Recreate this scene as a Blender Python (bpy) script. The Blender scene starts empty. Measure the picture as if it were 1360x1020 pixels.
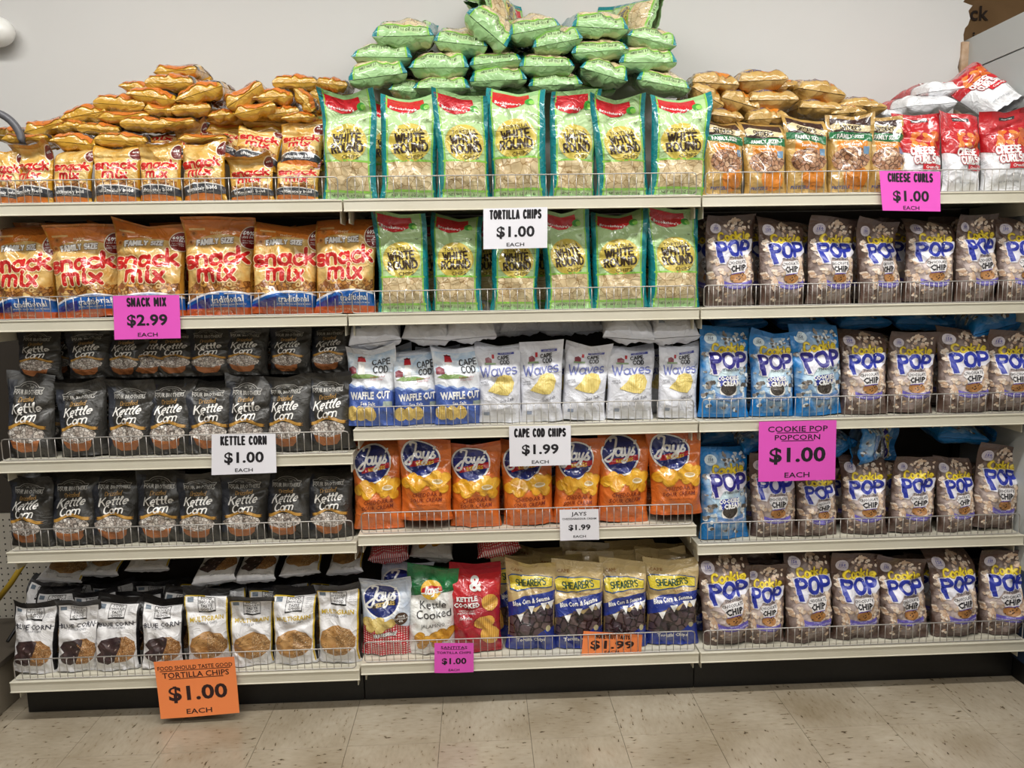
import bpy, bmesh, math, random
import numpy as np
from mathutils import Vector, Matrix, noise
from mathutils.geometry import tessellate_polygon
random.seed(7); R=math.radians; PI=math.pi
sc=bpy.context.scene; COL=sc.collection
# ---------------------------------------------------------------- camera, light, exposure
CAM=np.array([0.4479,-2.7682,1.5197]); YAW,PIT,ROL,F=0.0402,-0.1292,-0.0168,1062.457
fw=np.array([math.sin(YAW)*math.cos(PIT),math.cos(YAW)*math.cos(PIT),math.sin(PIT)])
rt0=np.array([math.cos(YAW),-math.sin(YAW),0.]); up0=np.cross(rt0,fw)
rt=math.cos(ROL)*rt0+math.sin(ROL)*up0; up=math.cos(ROL)*up0-math.sin(ROL)*rt0
cd=bpy.data.cameras.new('camera'); cam=bpy.data.objects.new('camera',cd); COL.objects.link(cam)
cd.sensor_width=36; cd.lens=F/1360*36; cd.clip_start=.02
M=np.eye(4); M[:3,0]=rt; M[:3,1]=up; M[:3,2]=-fw; M[:3,3]=CAM
cam.matrix_world=Matrix([list(map(float,r)) for r in M]); sc.camera=cam
wd=bpy.data.worlds.new('world'); sc.world=wd; wd.use_nodes=True
wd.node_tree.nodes['Background'].inputs[0].default_value=(.95,.97,1,1); wd.node_tree.nodes['Background'].inputs[1].default_value=.08
sc.view_settings.view_transform='Standard'; sc.view_settings.look='None'; sc.view_settings.gamma=1
sc.view_settings.use_curve_mapping=False; sc.view_settings.exposure=0.0
LAMPS=[]
for (x,y,e) in ((-.9,-1.0,52),(1.9,-1.0,52),(-.9,-3.0,34),(1.9,-3.0,34),(-.9,-5.2,16),(1.9,-5.2,16)):
    ld=bpy.data.lights.new('lamp_light','AREA'); ld.shape='RECTANGLE'; ld.size=2.3; ld.size_y=.16; ld.energy=e; ld.color=(1,.985,.955)
    o=bpy.data.objects.new('lamp_light',ld); COL.objects.link(o); o.location=(x,y,3.36); LAMPS.append(o)

def at(x,y,Y):                      # pixel of the photograph -> point on the vertical plane at depth Y
    d=fw+rt*(x-680)/F-up*(y-510)/F; t=(Y-CAM[1])/d[1]; return CAM+d*t
def atz(x,Y,Z):                     # X of the point at depth Y, height Z seen in column x
    lo,hi=-6.,6.
    for _ in range(40):
        m=(lo+hi)/2; d=np.array([m,Y,Z])-CAM
        if 680+F*(d@rt)/(d@fw)<x: lo=m
        else: hi=m
    return (lo+hi)/2
def scale_at(Y,Z): d=np.array([.5,Y,Z])-CAM; return F/(d@fw)    # px per metre

# ---------------------------------------------------------------- materials
def lin(c):
    if isinstance(c,str): c=tuple(int(c[i:i+2],16) for i in (0,2,4))
    return tuple(((v/255)/12.92 if v/255<=.04045 else ((v/255+.055)/1.055)**2.4) for v in c)+(1,)
MC={}
class NT:
    def __init__(s,m): s.t=m.node_tree; s.n=s.t.nodes; s.b=s.n['Principled BSDF']
    def N(s,k,**kw):
        n=s.n.new(k)
        for a,v in kw.items():
            if a[0]=='i': n.inputs[int(a[1:])].default_value=v
            else: setattr(n,a,v)
        return n
    def L(s,a,b): s.t.links.new(a,b)
    def ramp(s,src,stops,interp='LINEAR'):
        r=s.n.new('ShaderNodeValToRGB'); s.L(src,r.inputs[0]); e=r.color_ramp; e.interpolation=interp
        while len(e.elements)<len(stops): e.elements.new(.5)
        for q,(p,c) in zip(e.elements,stops): q.position=p; q.color=lin(c)
        return r.outputs[0]
def base_mat(name,rough,metal=0,spec=.5,bump=None):
    m=bpy.data.materials.new(name); m.use_nodes=True; nt=NT(m)
    nt.b.inputs['Roughness'].default_value=rough; nt.b.inputs['Metallic'].default_value=metal; nt.b.inputs['Specular IOR Level'].default_value=spec
    nt.tc=nt.N('ShaderNodeTexCoord').outputs['Object']
    if bump:
        sc_,dist,st=bump
        n1=nt.N('ShaderNodeTexNoise'); n1.inputs['Scale'].default_value=sc_; n1.inputs['Detail'].default_value=3; n1.inputs['Distortion'].default_value=.8
        oi=nt.N('ShaderNodeObjectInfo'); ad=nt.N('ShaderNodeVectorMath',operation='ADD'); mm=nt.N('ShaderNodeVectorMath',operation='SCALE'); nt.L(oi.outputs['Location'],mm.inputs[0]); mm.inputs['Scale'].default_value=3.1
        nt.L(nt.tc,ad.inputs[0]); nt.L(mm.outputs[0],ad.inputs[1]); nt.L(ad.outputs[0],n1.inputs['Vector'])
        # ridged: creases of crumpled film
        s1=nt.N('ShaderNodeMath',operation='SUBTRACT'); nt.L(n1.outputs['Fac'],s1.inputs[0]); s1.inputs[1].default_value=.5
        a1=nt.N('ShaderNodeMath',operation='ABSOLUTE'); nt.L(s1.outputs[0],a1.inputs[0])
        p1=nt.N('ShaderNodeMath',operation='POWER'); nt.L(a1.outputs[0],p1.inputs[0]); p1.inputs[1].default_value=.6
        b=nt.N('ShaderNodeBump'); b.inputs['Strength'].default_value=st; b.inputs['Distance'].default_value=dist; b.invert=True
        nt.L(p1.outputs[0],b.inputs['Height']); nt.L(b.outputs[0],nt.b.inputs['Normal'])
    return m,nt
FILM=(17,.012,.62)
GLOSS=[.24]
COAT=[.5]
def film(c,tex=None,rough=None):
    rough=rough or GLOSS[0]
    if c is None: c='ffffff'
    key=('film',str(c),tex,rough)
    if key in MC: return MC[key]
    m,nt=base_mat('printed_film',rough,0,.5,FILM); MC[key]=m; nt.b.inputs['Coat Weight'].default_value=.8 if rough<.3 else .25; nt.b.inputs['Coat Roughness'].default_value=.09 if rough<.3 else .2
    if tex is None: nt.b.inputs['Base Color'].default_value=lin(c)
    elif tex=='mottle':
        n=nt.N('ShaderNodeTexNoise'); n.inputs['Scale'].default_value=30; nt.L(nt.tc,n.inputs['Vector'])
        nt.L(nt.ramp(n.outputs['Fac'],[(.38,c[0]),(.62,c[1])]),nt.b.inputs['Base Color'])
    elif tex=='glow':          # printed vignette: c=(centre colour, rim colour, halfwidth, zc, halfheight)
        sp=nt.N('ShaderNodeSeparateXYZ'); nt.L(nt.tc,sp.inputs[0])
        dx=nt.N('ShaderNodeMath',operation='DIVIDE'); nt.L(sp.outputs[0],dx.inputs[0]); dx.inputs[1].default_value=c[2]
        dz=nt.N('ShaderNodeMath',operation='SUBTRACT'); nt.L(sp.outputs[2],dz.inputs[0]); dz.inputs[1].default_value=c[3]
        d2=nt.N('ShaderNodeMath',operation='DIVIDE'); nt.L(dz.outputs[0],d2.inputs[0]); d2.inputs[1].default_value=c[4]
        cv=nt.N('ShaderNodeCombineXYZ'); nt.L(dx.outputs[0],cv.inputs[0]); nt.L(d2.outputs[0],cv.inputs[1])
        ln=nt.N('ShaderNodeVectorMath',operation='LENGTH'); nt.L(cv.outputs[0],ln.inputs[0])
        n=nt.N('ShaderNodeTexNoise'); n.inputs['Scale'].default_value=38; n.inputs['Detail'].default_value=4; nt.L(nt.tc,n.inputs['Vector'])
        am=nt.N('ShaderNodeMath',operation='MULTIPLY_ADD'); nt.L(n.outputs['Fac'],am.inputs[0]); am.inputs[1].default_value=1.1; nt.L(ln.outputs['Value'],am.inputs[2])
        nt.L(nt.ramp(nt_half(nt,am.outputs[0]),[(.40,c[0]),(.80,c[1])]),nt.b.inputs['Base Color'])
    elif tex in('chips','nuggets','popcorn','crumbs','darkchips'):
        scl={'chips':34,'nuggets':62,'popcorn':95,'crumbs':260,'darkchips':30}[tex]
        v=nt.N('ShaderNodeTexVoronoi'); v.inputs['Scale'].default_value=scl; v.inputs['Randomness'].default_value=.9
        w=nt.N('ShaderNodeTexNoise'); w.inputs['Scale'].default_value=scl*.7; nt.L(nt.tc,w.inputs['Vector'])
        vm=nt.N('ShaderNodeVectorMath',operation='SCALE'); nt.L(w.outputs['Color'],vm.inputs[0]); vm.inputs['Scale'].default_value=.35/scl*1.4
        va=nt.N('ShaderNodeVectorMath',operation='ADD'); nt.L(nt.tc,va.inputs[0]); nt.L(vm.outputs[0],va.inputs[1]); nt.L(va.outputs[0],v.inputs['Vector'])
        sp=nt.N('ShaderNodeSeparateColor'); nt.L(v.outputs['Color'],sp.inputs[0])
        cc=nt.ramp(sp.outputs[0],[(.0,c[0]),(.5,c[1]),(1,c[2])])
        v2=nt.N('ShaderNodeTexVoronoi',feature='DISTANCE_TO_EDGE'); v2.inputs['Scale'].default_value=scl; v2.inputs['Randomness'].default_value=.9; nt.L(va.outputs[0],v2.inputs['Vector'])
        fr=nt.ramp(v2.outputs['Distance'],[(.0,c[3]),(.05 if tex=='chips' else .12,'ffffff')])
        mx=nt.N('ShaderNodeMix',data_type='RGBA',blend_type='MULTIPLY'); mx.inputs[0].default_value=1
        nt.L(cc,mx.inputs[6]); nt.L(fr,mx.inputs[7]); nt.L(mx.outputs[2],nt.b.inputs['Base Color'])
    elif tex=='gingham':
        sp=nt.N('ShaderNodeSeparateXYZ'); nt.L(nt.tc,sp.inputs[0]); o=[]
        for k in (0,2):
            a=nt.N('ShaderNodeMath',operation='MULTIPLY'); nt.L(sp.outputs[k],a.inputs[0]); a.inputs[1].default_value=115
            f=nt.N('ShaderNodeMath',operation='FRACT'); nt.L(a.outputs[0],f.inputs[0])
            g=nt.N('ShaderNodeMath',operation='GREATER_THAN'); nt.L(f.outputs[0],g.inputs[0]); g.inputs[1].default_value=.42; o.append(g.outputs[0])
        s=nt.N('ShaderNodeMath',operation='ADD'); nt.L(o[0],s.inputs[0]); nt.L(o[1],s.inputs[1])
        h=nt.N('ShaderNodeMath',operation='MULTIPLY'); nt.L(s.outputs[0],h.inputs[0]); h.inputs[1].default_value=.5
        nt.L(nt.ramp(h.outputs[0],[(0,'f2eae8'),(.5,'cf4a50'),(1,'b81c2a')]),nt.b.inputs['Base Color'])
    elif tex=='ridge':
        wv=nt.N('ShaderNodeTexWave'); wv.inputs['Scale'].default_value=c[2]; wv.inputs['Distortion'].default_value=1.2; wv.bands_direction='X'; nt.L(nt.tc,wv.inputs['Vector'])
        nt.L(nt.ramp(wv.outputs['Fac'],[(.1,c[0]),(.8,c[1])]),nt.b.inputs['Base Color'])
    return m
def nt_half(nt,s):
    h=nt.N('ShaderNodeMath',operation='MULTIPLY'); nt.L(s,h.inputs[0]); h.inputs[1].default_value=.5; return h.outputs[0]
def plain(name,c,rough=.5,metal=0,spec=.5,bump=None,var=None):
    key=(name,str(c))
    if key in MC: return MC[key]
    m,nt=base_mat(name,rough,metal,spec,bump); MC[key]=m
    if var:
        n=nt.N('ShaderNodeTexNoise'); n.inputs['Scale'].default_value=var[1]; n.inputs['Detail'].default_value=5; nt.L(nt.tc,n.inputs['Vector'])
        nt.L(nt.ramp(n.outputs['Fac'],[(.3,c),(.7,var[0])]),nt.b.inputs['Base Color'])
    else: nt.b.inputs['Base Color'].default_value=lin(c)
    return m

# ---------------------------------------------------------------- mesh helpers
def link(name,me,parent=None):
    o=bpy.data.objects.new(name,me); COL.objects.link(o)
    if parent: o.parent=parent
    return o
def tag(o,label=None,cat=None,group=None,kind=None):
    if label: o['label']=label
    if cat: o['category']=cat
    if group: o['group']=group
    if kind: o['kind']=kind
    return o
def thing(name,label,cat,loc=(0,0,0),rot=(0,0,0),group=None):
    o=link(name,None); o.location=loc; o.rotation_euler=rot; return tag(o,label,cat,group)
def boxes(name,lst,mat,parent=None,bevel=0,seg=1):
    bm=bmesh.new()
    for (x0,x1,y0,y1,z0,z1) in lst:
        r=bmesh.ops.create_cube(bm,size=1)
        for v in r['verts']: v.co=Vector(((x0+x1)/2+v.co.x*(x1-x0),(y0+y1)/2+v.co.y*(y1-y0),(z0+z1)/2+v.co.z*(z1-z0)))
    if bevel: bmesh.ops.bevel(bm,geom=bm.edges[:],offset=bevel,segments=seg,affect='EDGES',profile=.5)
    me=bpy.data.meshes.new(name); bm.to_mesh(me); bm.free(); me.materials.append(mat); return link(name,me,parent)
def tube(name,pts,r,mat,parent=None,n=8,closed=False):
    pts=[Vector(p) for p in pts]; V=[];Fc=[]; N=len(pts)
    for i,p in enumerate(pts):
        a=pts[i-1] if (i>0 or closed) else p; b=pts[(i+1)%N] if (i<N-1 or closed) else p
        d=(b-a).normalized(); u=d.cross(Vector((0,0,1)))
        if u.length<.1: u=d.cross(Vector((0,1,0)))
        u.normalize(); w=d.cross(u)
        for k in range(n): V.append(p+u*r*math.cos(2*PI*k/n)+w*r*math.sin(2*PI*k/n))
    for i in range(N if closed else N-1):
        j=(i+1)%N
        for k in range(n): Fc.append((i*n+k,i*n+(k+1)%n,j*n+(k+1)%n,j*n+k))
    if not closed: Fc.append(tuple(range(n))[::-1]); Fc.append(tuple((N-1)*n+k for k in range(n)))
    me=bpy.data.meshes.new(name); me.from_pydata(V,[],Fc); me.materials.append(mat)
    me.polygons.foreach_set('use_smooth',[True]*len(me.polygons)); return link(name,me,parent)

# ---------------------------------------------------------------- flat print: shapes, type, lettering (2-D, in units of the bag width)
def arc(cx,cy,rx,ry,a0,a1,n=9): return [(cx+rx*math.cos(R(a0+(a1-a0)*i/n)),cy+ry*math.sin(R(a0+(a1-a0)*i/n))) for i in range(n+1)]
G={ # stroke alphabet: advance, strokes (cap height 1)
'A':(.72,[[(0,0),(.3,1),(.6,0)],[(.1,.33),(.5,.33)]]),
'B':(.68,[[(0,0),(0,1)],[(0,1)]+arc(.28,.76,.24,.24,90,-90)+[(0,.52)],[(0,.52)]+arc(.3,.26,.26,.26,90,-90)+[(0,0)]]),
'C':(.68,[arc(.32,.5,.32,.5,45,315,12)]),
'D':(.72,[[(0,0),(0,1)],[(0,1)]+arc(.22,.5,.36,.5,90,-90,10)+[(0,0)]]),
'E':(.6,[[(.48,1),(0,1),(0,0),(.5,0)],[(0,.52),(.42,.52)]]),
'F':(.58,[[(.48,1),(0,1),(0,0)],[(0,.52),(.4,.52)]]),
'G':(.72,[arc(.32,.5,.32,.5,45,350,12)+[(.63,.45),(.36,.45)]]),
'H':(.72,[[(0,0),(0,1)],[(.55,0),(.55,1)],[(0,.5),(.55,.5)]]),
'I':(.22,[[(.05,0),(.05,1)]]),
'J':(.5,[[(.38,1),(.38,.25)]+arc(.2,.22,.18,.22,0,-170,8)]),
'K':(.68,[[(0,0),(0,1)],[(.52,1),(0,.42)],[(.16,.58),(.56,0)]]),
'L':(.56,[[(0,1),(0,0),(.46,0)]]),
'M':(.84,[[(0,0),(0,1),(.34,.3),(.68,1),(.68,0)]]),
'N':(.74,[[(0,0),(0,1),(.56,0),(.56,1)]]),
'O':(.78,[arc(.33,.5,.33,.5,0,360,18)]),
'P':(.62,[[(0,0),(0,1)],[(0,1)]+arc(.24,.73,.26,.27,90,-90)+[(0,.46)]]),
'R':(.66,[[(0,0),(0,1)],[(0,1)]+arc(.24,.73,.26,.27,90,-90)+[(0,.46)],[(.24,.46),(.54,0)]]),
'S':(.62,[arc(.27,.74,.25,.26,35,270,9)[:-1]+arc(.27,.25,.26,.25,90,-150,9)]),
'T':(.62,[[(.27,0),(.27,1)],[(0,1),(.54,1)]]),
'U':(.7,[[(0,1),(0,.28)]+arc(.27,.28,.27,.28,180,360,9)+[(.54,1)]]),
'V':(.66,[[(0,1),(.28,0),(.56,1)]]),
'W':(.9,[[(0,1),(.2,0),(.38,.8),(.56,0),(.76,1)]]),
'X':(.66,[[(0,0),(.54,1)],[(0,1),(.54,0)]]),
'Y':(.64,[[(0,1),(.27,.5),(.54,1)],[(.27,.5),(.27,0)]]),
'Z':(.62,[[(0,1),(.5,1),(0,0),(.52,0)]]),
' ':(.38,[]), "'":(.16,[[(.05,1),(.03,.75)]]), '&':(.74,[[(.6,0),(.12,.72)]+arc(.27,.82,.16,.18,200,0,8)+[(.38,.64),(.05,.36)]+arc(.24,.22,.2,.22,150,330,8)+[(.58,.42)]]),
'a':(.6,[arc(.22,.3,.22,.3,20,340,12),[(.46,.62),(.44,.08),(.54,0)]]),
'c':(.5,[arc(.24,.3,.24,.3,50,320,10)]),
'd':(.62,[arc(.22,.3,.22,.3,20,340,12),[(.48,1),(.44,.08),(.54,0)]]),
'e':(.52,[[(.02,.3),(.42,.36)]+arc(.23,.33,.2,.29,10,310,11)]),
'h':(.58,[[(0,0),(.06,1)],[(.02,.3)]+arc(.24,.38,.2,.22,150,0,6)+[(.44,0)]]),
'i':(.26,[[(.06,.6),(.06,.05),(.16,0)],[(.08,.82),(.08,.86)]]),
'k':(.56,[[(0,0),(0,1)],[(.38,.62),(.02,.26)],[(.14,.36),(.42,0)]]),
'l':(.3,[[(.0,.2),(.2,.8),(.16,1),(.06,.9),(.06,.12),(.2,.02)]]),
'm':(.84,[[(0,0),(0,.6)],[(0,.4)]+arc(.18,.42,.16,.2,150,0,6)+[(.34,0)],[(.34,.4)]+arc(.52,.42,.16,.2,150,0,6)+[(.68,0)]]),
'n':(.56,[[(0,0),(0,.6)],[(0,.36)]+arc(.22,.4,.2,.22,150,0,6)+[(.42,0)]]),
'o':(.54,[arc(.23,.3,.23,.3,0,360,14)]),
'r':(.42,[[(0,0),(0,.6)],[(0,.38)]+arc(.2,.4,.18,.2,150,40,5)]),
's':(.46,[arc(.2,.45,.17,.16,40,260,7)+arc(.19,.16,.18,.16,80,-150,8)]),
't':(.4,[[(.14,.95),(.12,.12),(.26,.02)],[(-.02,.66),(.32,.66)]]),
'u':(.58,[[(0,.6),(0,.25)]+arc(.2,.22,.2,.22,180,340,7)+[(.42,.6)],[(.42,.6),(.42,.05),(.5,0)]]),
'v':(.5,[[(0,.62),(.18,0),(.4,.62)]]),
'w':(.7,[[(0,.6),(.14,0),(.3,.55),(.46,0),(.6,.6)]]),
'x':(.52,[[(0,0),(.4,.6)],[(0,.6),(.4,0)]]),
'y':(.5,[[(0,.6),(.2,.05)],[(.42,.6),(.14,-.3),(-.06,-.34)]]),
'z':(.5,[[(0,.6),(.38,.6),(0,0),(.4,0)]]),
}
JAYS=[arc(.30,.98,.16,.13,210,20,7)+[(.40,.5),(.27,-.15)]+arc(.1,-.2,.16,.16,10,-190,7)+[(.2,.12),(.42,.22)],
      arc(.58,.27,.14,.21,40,330,10),[(.73,.48),(.72,.12),(.8,.04),(.88,.14)],[(.88,.48),(.88,.16),(.96,.04),(1.06,.12),(1.12,.48)],
      [(1.12,.48),(1.04,-.25),(.92,-.42),(.84,-.30),(.98,-.08),(1.2,.1),(1.36,.5)],[(1.36,.5),(1.30,.36),(1.44,.18),(1.36,.02),(1.2,.06)],[(1.4,.86),(1.36,.72)]]
def cat_rom(p,k=3):
    if len(p)<3: return p
    out=[]; q=[p[0]]+list(p)+[p[-1]]
    for i in range(1,len(q)-2):
        for j in range(k):
            t=j/k; a,b,c,d=q[i-1],q[i],q[i+1],q[i+2]
            out.append(tuple(.5*((2*b[m])+(-a[m]+c[m])*t+(2*a[m]-5*b[m]+4*c[m]-d[m])*t*t+(-a[m]+3*b[m]-3*c[m]+d[m])*t**3) for m in (0,1)))
    out.append(p[-1]); return out
def ribbon(p,w):
    V=[];Fc=[]
    for i in range(len(p)-1):
        (x0,y0),(x1,y1)=p[i],p[i+1]; l=math.hypot(x1-x0,y1-y0)
        if l<1e-6: continue
        dx,dy=(x1-x0)/l*w/2,(y1-y0)/l*w/2; b=len(V)
        V+= [(x0-dy,y0+dx),(x1-dy,y1+dx),(x1+dy,y1-dx),(x0+dy,y0-dx)]; Fc.append((b+3,b+2,b+1,b))
    for (x,y) in p:
        b=len(V); V+=[(x+w/2*math.cos(a*PI/3),y+w/2*math.sin(a*PI/3)) for a in range(6)]; Fc.append(tuple(range(b,b+6)))
    return V,Fc
FC={}
def fontmesh(t,bold,res):
    k=(t,bold,res)
    if k not in FC:
        c=bpy.data.curves.new('t','FONT'); c.body=t; c.align_x='CENTER'; c.resolution_u=res; c.offset=bold; c.size=1; c.space_character=1+bold*1.5
        o=bpy.data.objects.new('t',c); me=bpy.data.meshes.new_from_object(o)
        V=np.array([v.co[:2] for v in me.vertices]) if len(me.vertices) else np.zeros((0,2)); FC[k]=(V,[tuple(p.vertices) for p in me.polygons])
        bpy.data.objects.remove(o); bpy.data.curves.remove(c); bpy.data.meshes.remove(me)
    return FC[k]
class Print:
    def __init__(s,H): s.H=H; s.items=[]       # (verts in w-units, faces, material, layer, is_lettering)
    def add(s,V,Fc,m,l,let): s.items.append((np.array(V,float),Fc,m,l,let))
    def P(s,m,pts,l=0):
        p=[(x,v*s.H) for x,v in pts]; tri=tessellate_polygon([[Vector((a,b,0)) for a,b in p]])
        s.add(p,[tuple(t) for t in tri],m,l,0)
    def rect(s,m,x0,x1,v0,v1,l=0): s.P(m,[(x0,v0),(x1,v0),(x1,v1),(x0,v1)],l)
    def E(s,m,x,v,rx,rz,l=0,n=22,rot=0,wob=0,seed=1):
        rd=random.Random(seed); c,sn=math.cos(R(rot)),math.sin(R(rot)); V=[]
        for i in range(n):
            a=2*PI*i/n; k=1+wob*rd.uniform(-1,1); px,pz=rx*k*math.cos(a),rz*k*math.sin(a); V.append((x+px*c-pz*sn,v*s.H+px*sn+pz*c))
        V.append((x,v*s.H)); s.add(V,[(i,(i+1)%n,n) for i in range(n)],m,l,0)
    def band(s,m,lo,hi,x0=-.5,x1=.5,l=0,n=14):
        V=[]
        for i in range(n+1):
            x=x0+(x1-x0)*i/n; V+=[(x,lo(x)*s.H),(x,hi(x)*s.H)]
        s.add(V,[(2*i,2*i+2,2*i+3,2*i+1) for i in range(n)],m,l,0)
    def xf(s,V,x,v,rot,slant,ar):
        V=np.array(V,float)
        if len(V)==0: return V
        V[:,0]+=V[:,1]*slant; V[:,1]+=ar*(V[:,0]**2); c,sn=math.cos(R(rot)),math.sin(R(rot))
        return np.stack([x+V[:,0]*c-V[:,1]*sn,v*s.H+V[:,0]*sn+V[:,1]*c],1)
    def T(s,m,t,x,v,size,l=3,sx=1,bold=0,slant=0,rot=0,ar=0,res=1):
        V,Fc=fontmesh(t,bold,res); V=V*np.array([size/.7*sx,size/.7])-np.array([0,size/2])
        if len(V): s.add(s.xf(V,x,v,rot,slant,ar),Fc,m,l,1)
    def S(s,m,t,x,v,size,sw,l=3,sx=1,slant=0,rot=0,ar=0,tr=0,serif=0,strokes=None,tw_=None):
        V=[];Fc=[];cx=0; tr+=max(0,(tw_ or sw)/(size*sx)-.1)*.75; tot=sum(G[c][0]+tr for c in t)-.12-tr if not strokes else 1.4
        for ci,ch in enumerate(t if not strokes else 'J'):
            adv,st=(G[ch] if not strokes else (1.5,strokes)); cx0=cx
            for q in st:
                q=[((a+cx-tot/2)*size*sx,(b-.5)*size) for a,b in q]
                if len(q)>4: q=cat_rom(q,2)
                a,b=ribbon(q,sw); n=len(V); V+=a; Fc+=[tuple(i+n for i in f) for f in b]
                if serif:
                    for e in (q[0],q[-1]):
                        if abs(abs(e[1])-size/2)<.02*size:
                            d=-1 if e[1]>0 else 1; n=len(V); k=serif*size*sx; h=sw*.6
                            V+=[(e[0]-k,e[1]-h*.5),(e[0]+k,e[1]-h*.5),(e[0]+k,e[1]+h*.5),(e[0]-k,e[1]+h*.5)]; Fc.append((n,n+1,n+2,n+3))
            cx+=adv+tr
        s.add(s.xf(V,x,v,rot,slant,ar),Fc,m,l,1)
    def SO(s,m,mo,t,x,v,size,sw,ow,l=3,*a,**k):
        s.S(mo,t,x,v,size,sw+ow,l-1,*a,tw_=sw,**k); s.S(m,t,x,v,size,sw,l,*a,**k)

# ---------------------------------------------------------------- bag surface
NU,NV=36,54
def fr(x,y,z,seed): return noise.noise(Vector((x,y,z+seed*7.31)))
def rid(x,y,z,seed): return 1-2*abs(fr(x,y,z,seed))
def sm(x): x=min(1,max(0,x)); return x*x*(3-2*x)
def bag_surface(w,h,t,seed,style):
    rd=random.Random(seed*91+3); us=np.array([math.sin(PI/2*(-1+2*i/NU))*.45+(-1+2*i/NU)*.55 for i in range(NU+1)])
    if style=='lie': vs=np.array([.5-.5*math.cos(PI*j/NV) for j in range(NV+1)])*.7+np.linspace(0,1,NV+1)*.3
    else: vs=np.linspace(0,1,NV+1)
    dip=rd.uniform(-.01,.075)*h; skew=rd.uniform(-.045,.045)*h; bend=rd.uniform(-.05,.06); tw=rd.uniform(-.2,.2); sway=rd.uniform(-.09,.09)*w; dv=rd.uniform(.5,.8); da=rd.uniform(-1,1)
    cx0=rd.uniform(-.5,.5)
    fr_=np.zeros((NV+1,NU+1,3)); ex,eq=(5.5,.5) if style=='lie' else (3.2,.66)
    bk=np.zeros((NV+1,NU+1,3))
    for j,v in enumerate(vs):
        if style=='lie':
            a=min(1,v/.17); b=min(1,(1-v)/.22); D=(math.sin(PI/2*a)**.45)*(math.sin(PI/2*b)**.7); D=max(D,.015)
        else:
            a=.42+.58*sm(v/.2); b=1-sm((v-.34)/.63); D=a*(b**.85)+.012
        D*=t/2*(1+.06*fr(0,v*3,0,seed))
        wl=w/2*(1-.09*min(1,D/(t/2)))*(1+.035*fr(1,v*3.5,5,seed)); wr=w/2*(1-.09*min(1,D/(t/2)))*(1+.035*fr(4,v*3.5,9,seed))
        if style!='lie': k=math.exp(-(v/.06)**2)*.03; wl*=1+k; wr*=1+k
        for i,s in enumerate(us):
            x=s*(wl if s<0 else wr)+(sway*v*v if style!='lie' else 0); e=(1-abs(s)**ex)**eq if abs(s)<1 else 0
            z=v*h; tp=sm((v-.72)/.28)
            z-=dip*(1-abs(s-.15*cx0)**1.2)*tp; z+=skew*s*tp
            if style!='lie': z-=.0*h
            wz=z/.1; wx=x/.1
            ed=e**.5
            pl=math.exp(-((1-v)/.16)**2); pb=math.exp(-(v/.10)**2)
            dn=-.016*math.exp(-((v-dv-.13*da*s)/.045)**2)*(.6+.4*s*(1 if da>0 else -1))*ed*(style!='lie')
            for q,arr,sgn in ((0,fr_,-1),(1,bk,1)):
                d=D*e*(1 if q==0 else .9)
                f=.017*w/.19*(rid(wx*1.1+3*q,wz*.55,q*5,seed)-.45)*ed            # broad dents
                f+=.009*(rid(wx*2.6+wz*.9,wz*1.5,4+q,seed)-.5)*ed                     # creases
                f+=.007*pl*(rid(s*3.2,v*3,8+q,seed)-.3)*ed*(1-.75*sm((v-.93)/.05)) # pleats below the seal
                f+=.006*pb*(rid(s*3.4,v*4,11+q,seed)-.4)*ed
                if q==0: f+=dn
                y=sgn*max(d+f*min(1,D/(t*.14)),.0009)
                y+=.010*tp*fr(s*1.3,3,2,seed)*2+bend*max(0,(v-.78)/.22)**2
                y+=tw*x*v
                arr[j,i]=(x,y,z)
    return us,vs,fr_,bk
def normals(P,flip):
    a=np.gradient(P,axis=1); b=np.gradient(P,axis=0); n=np.cross(a,b); n/=np.linalg.norm(n,axis=2,keepdims=True)+1e-12
    return -n if flip else n
def grid_mesh(name,parts,mat):
    V=[];Fc=[]
    for P,flip in parts:
        b=len(V); r,c=P.shape[:2]; V+=P.reshape(-1,3).tolist()
        for j in range(r-1):
            for i in range(c-1):
                q=(b+j*c+i,b+j*c+i+1,b+(j+1)*c+i+1,b+(j+1)*c+i); Fc.append(q if not flip else q[::-1])
    me=bpy.data.meshes.new(name); me.from_pydata(V,[],Fc); me.materials.append(mat)
    me.polygons.foreach_set('use_smooth',[True]*len(Fc)); return me
KINDS={}
def kind(key,name,w,h,t,base,seal,seal2=None):
    K=dict(key=key,name=name,w=w,h=h,t=t,base=base,seal=seal,seal2=seal2 or seal,pr=Print(h/w),var={},cut=None); KINDS[key]=K; return K['pr']
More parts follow.
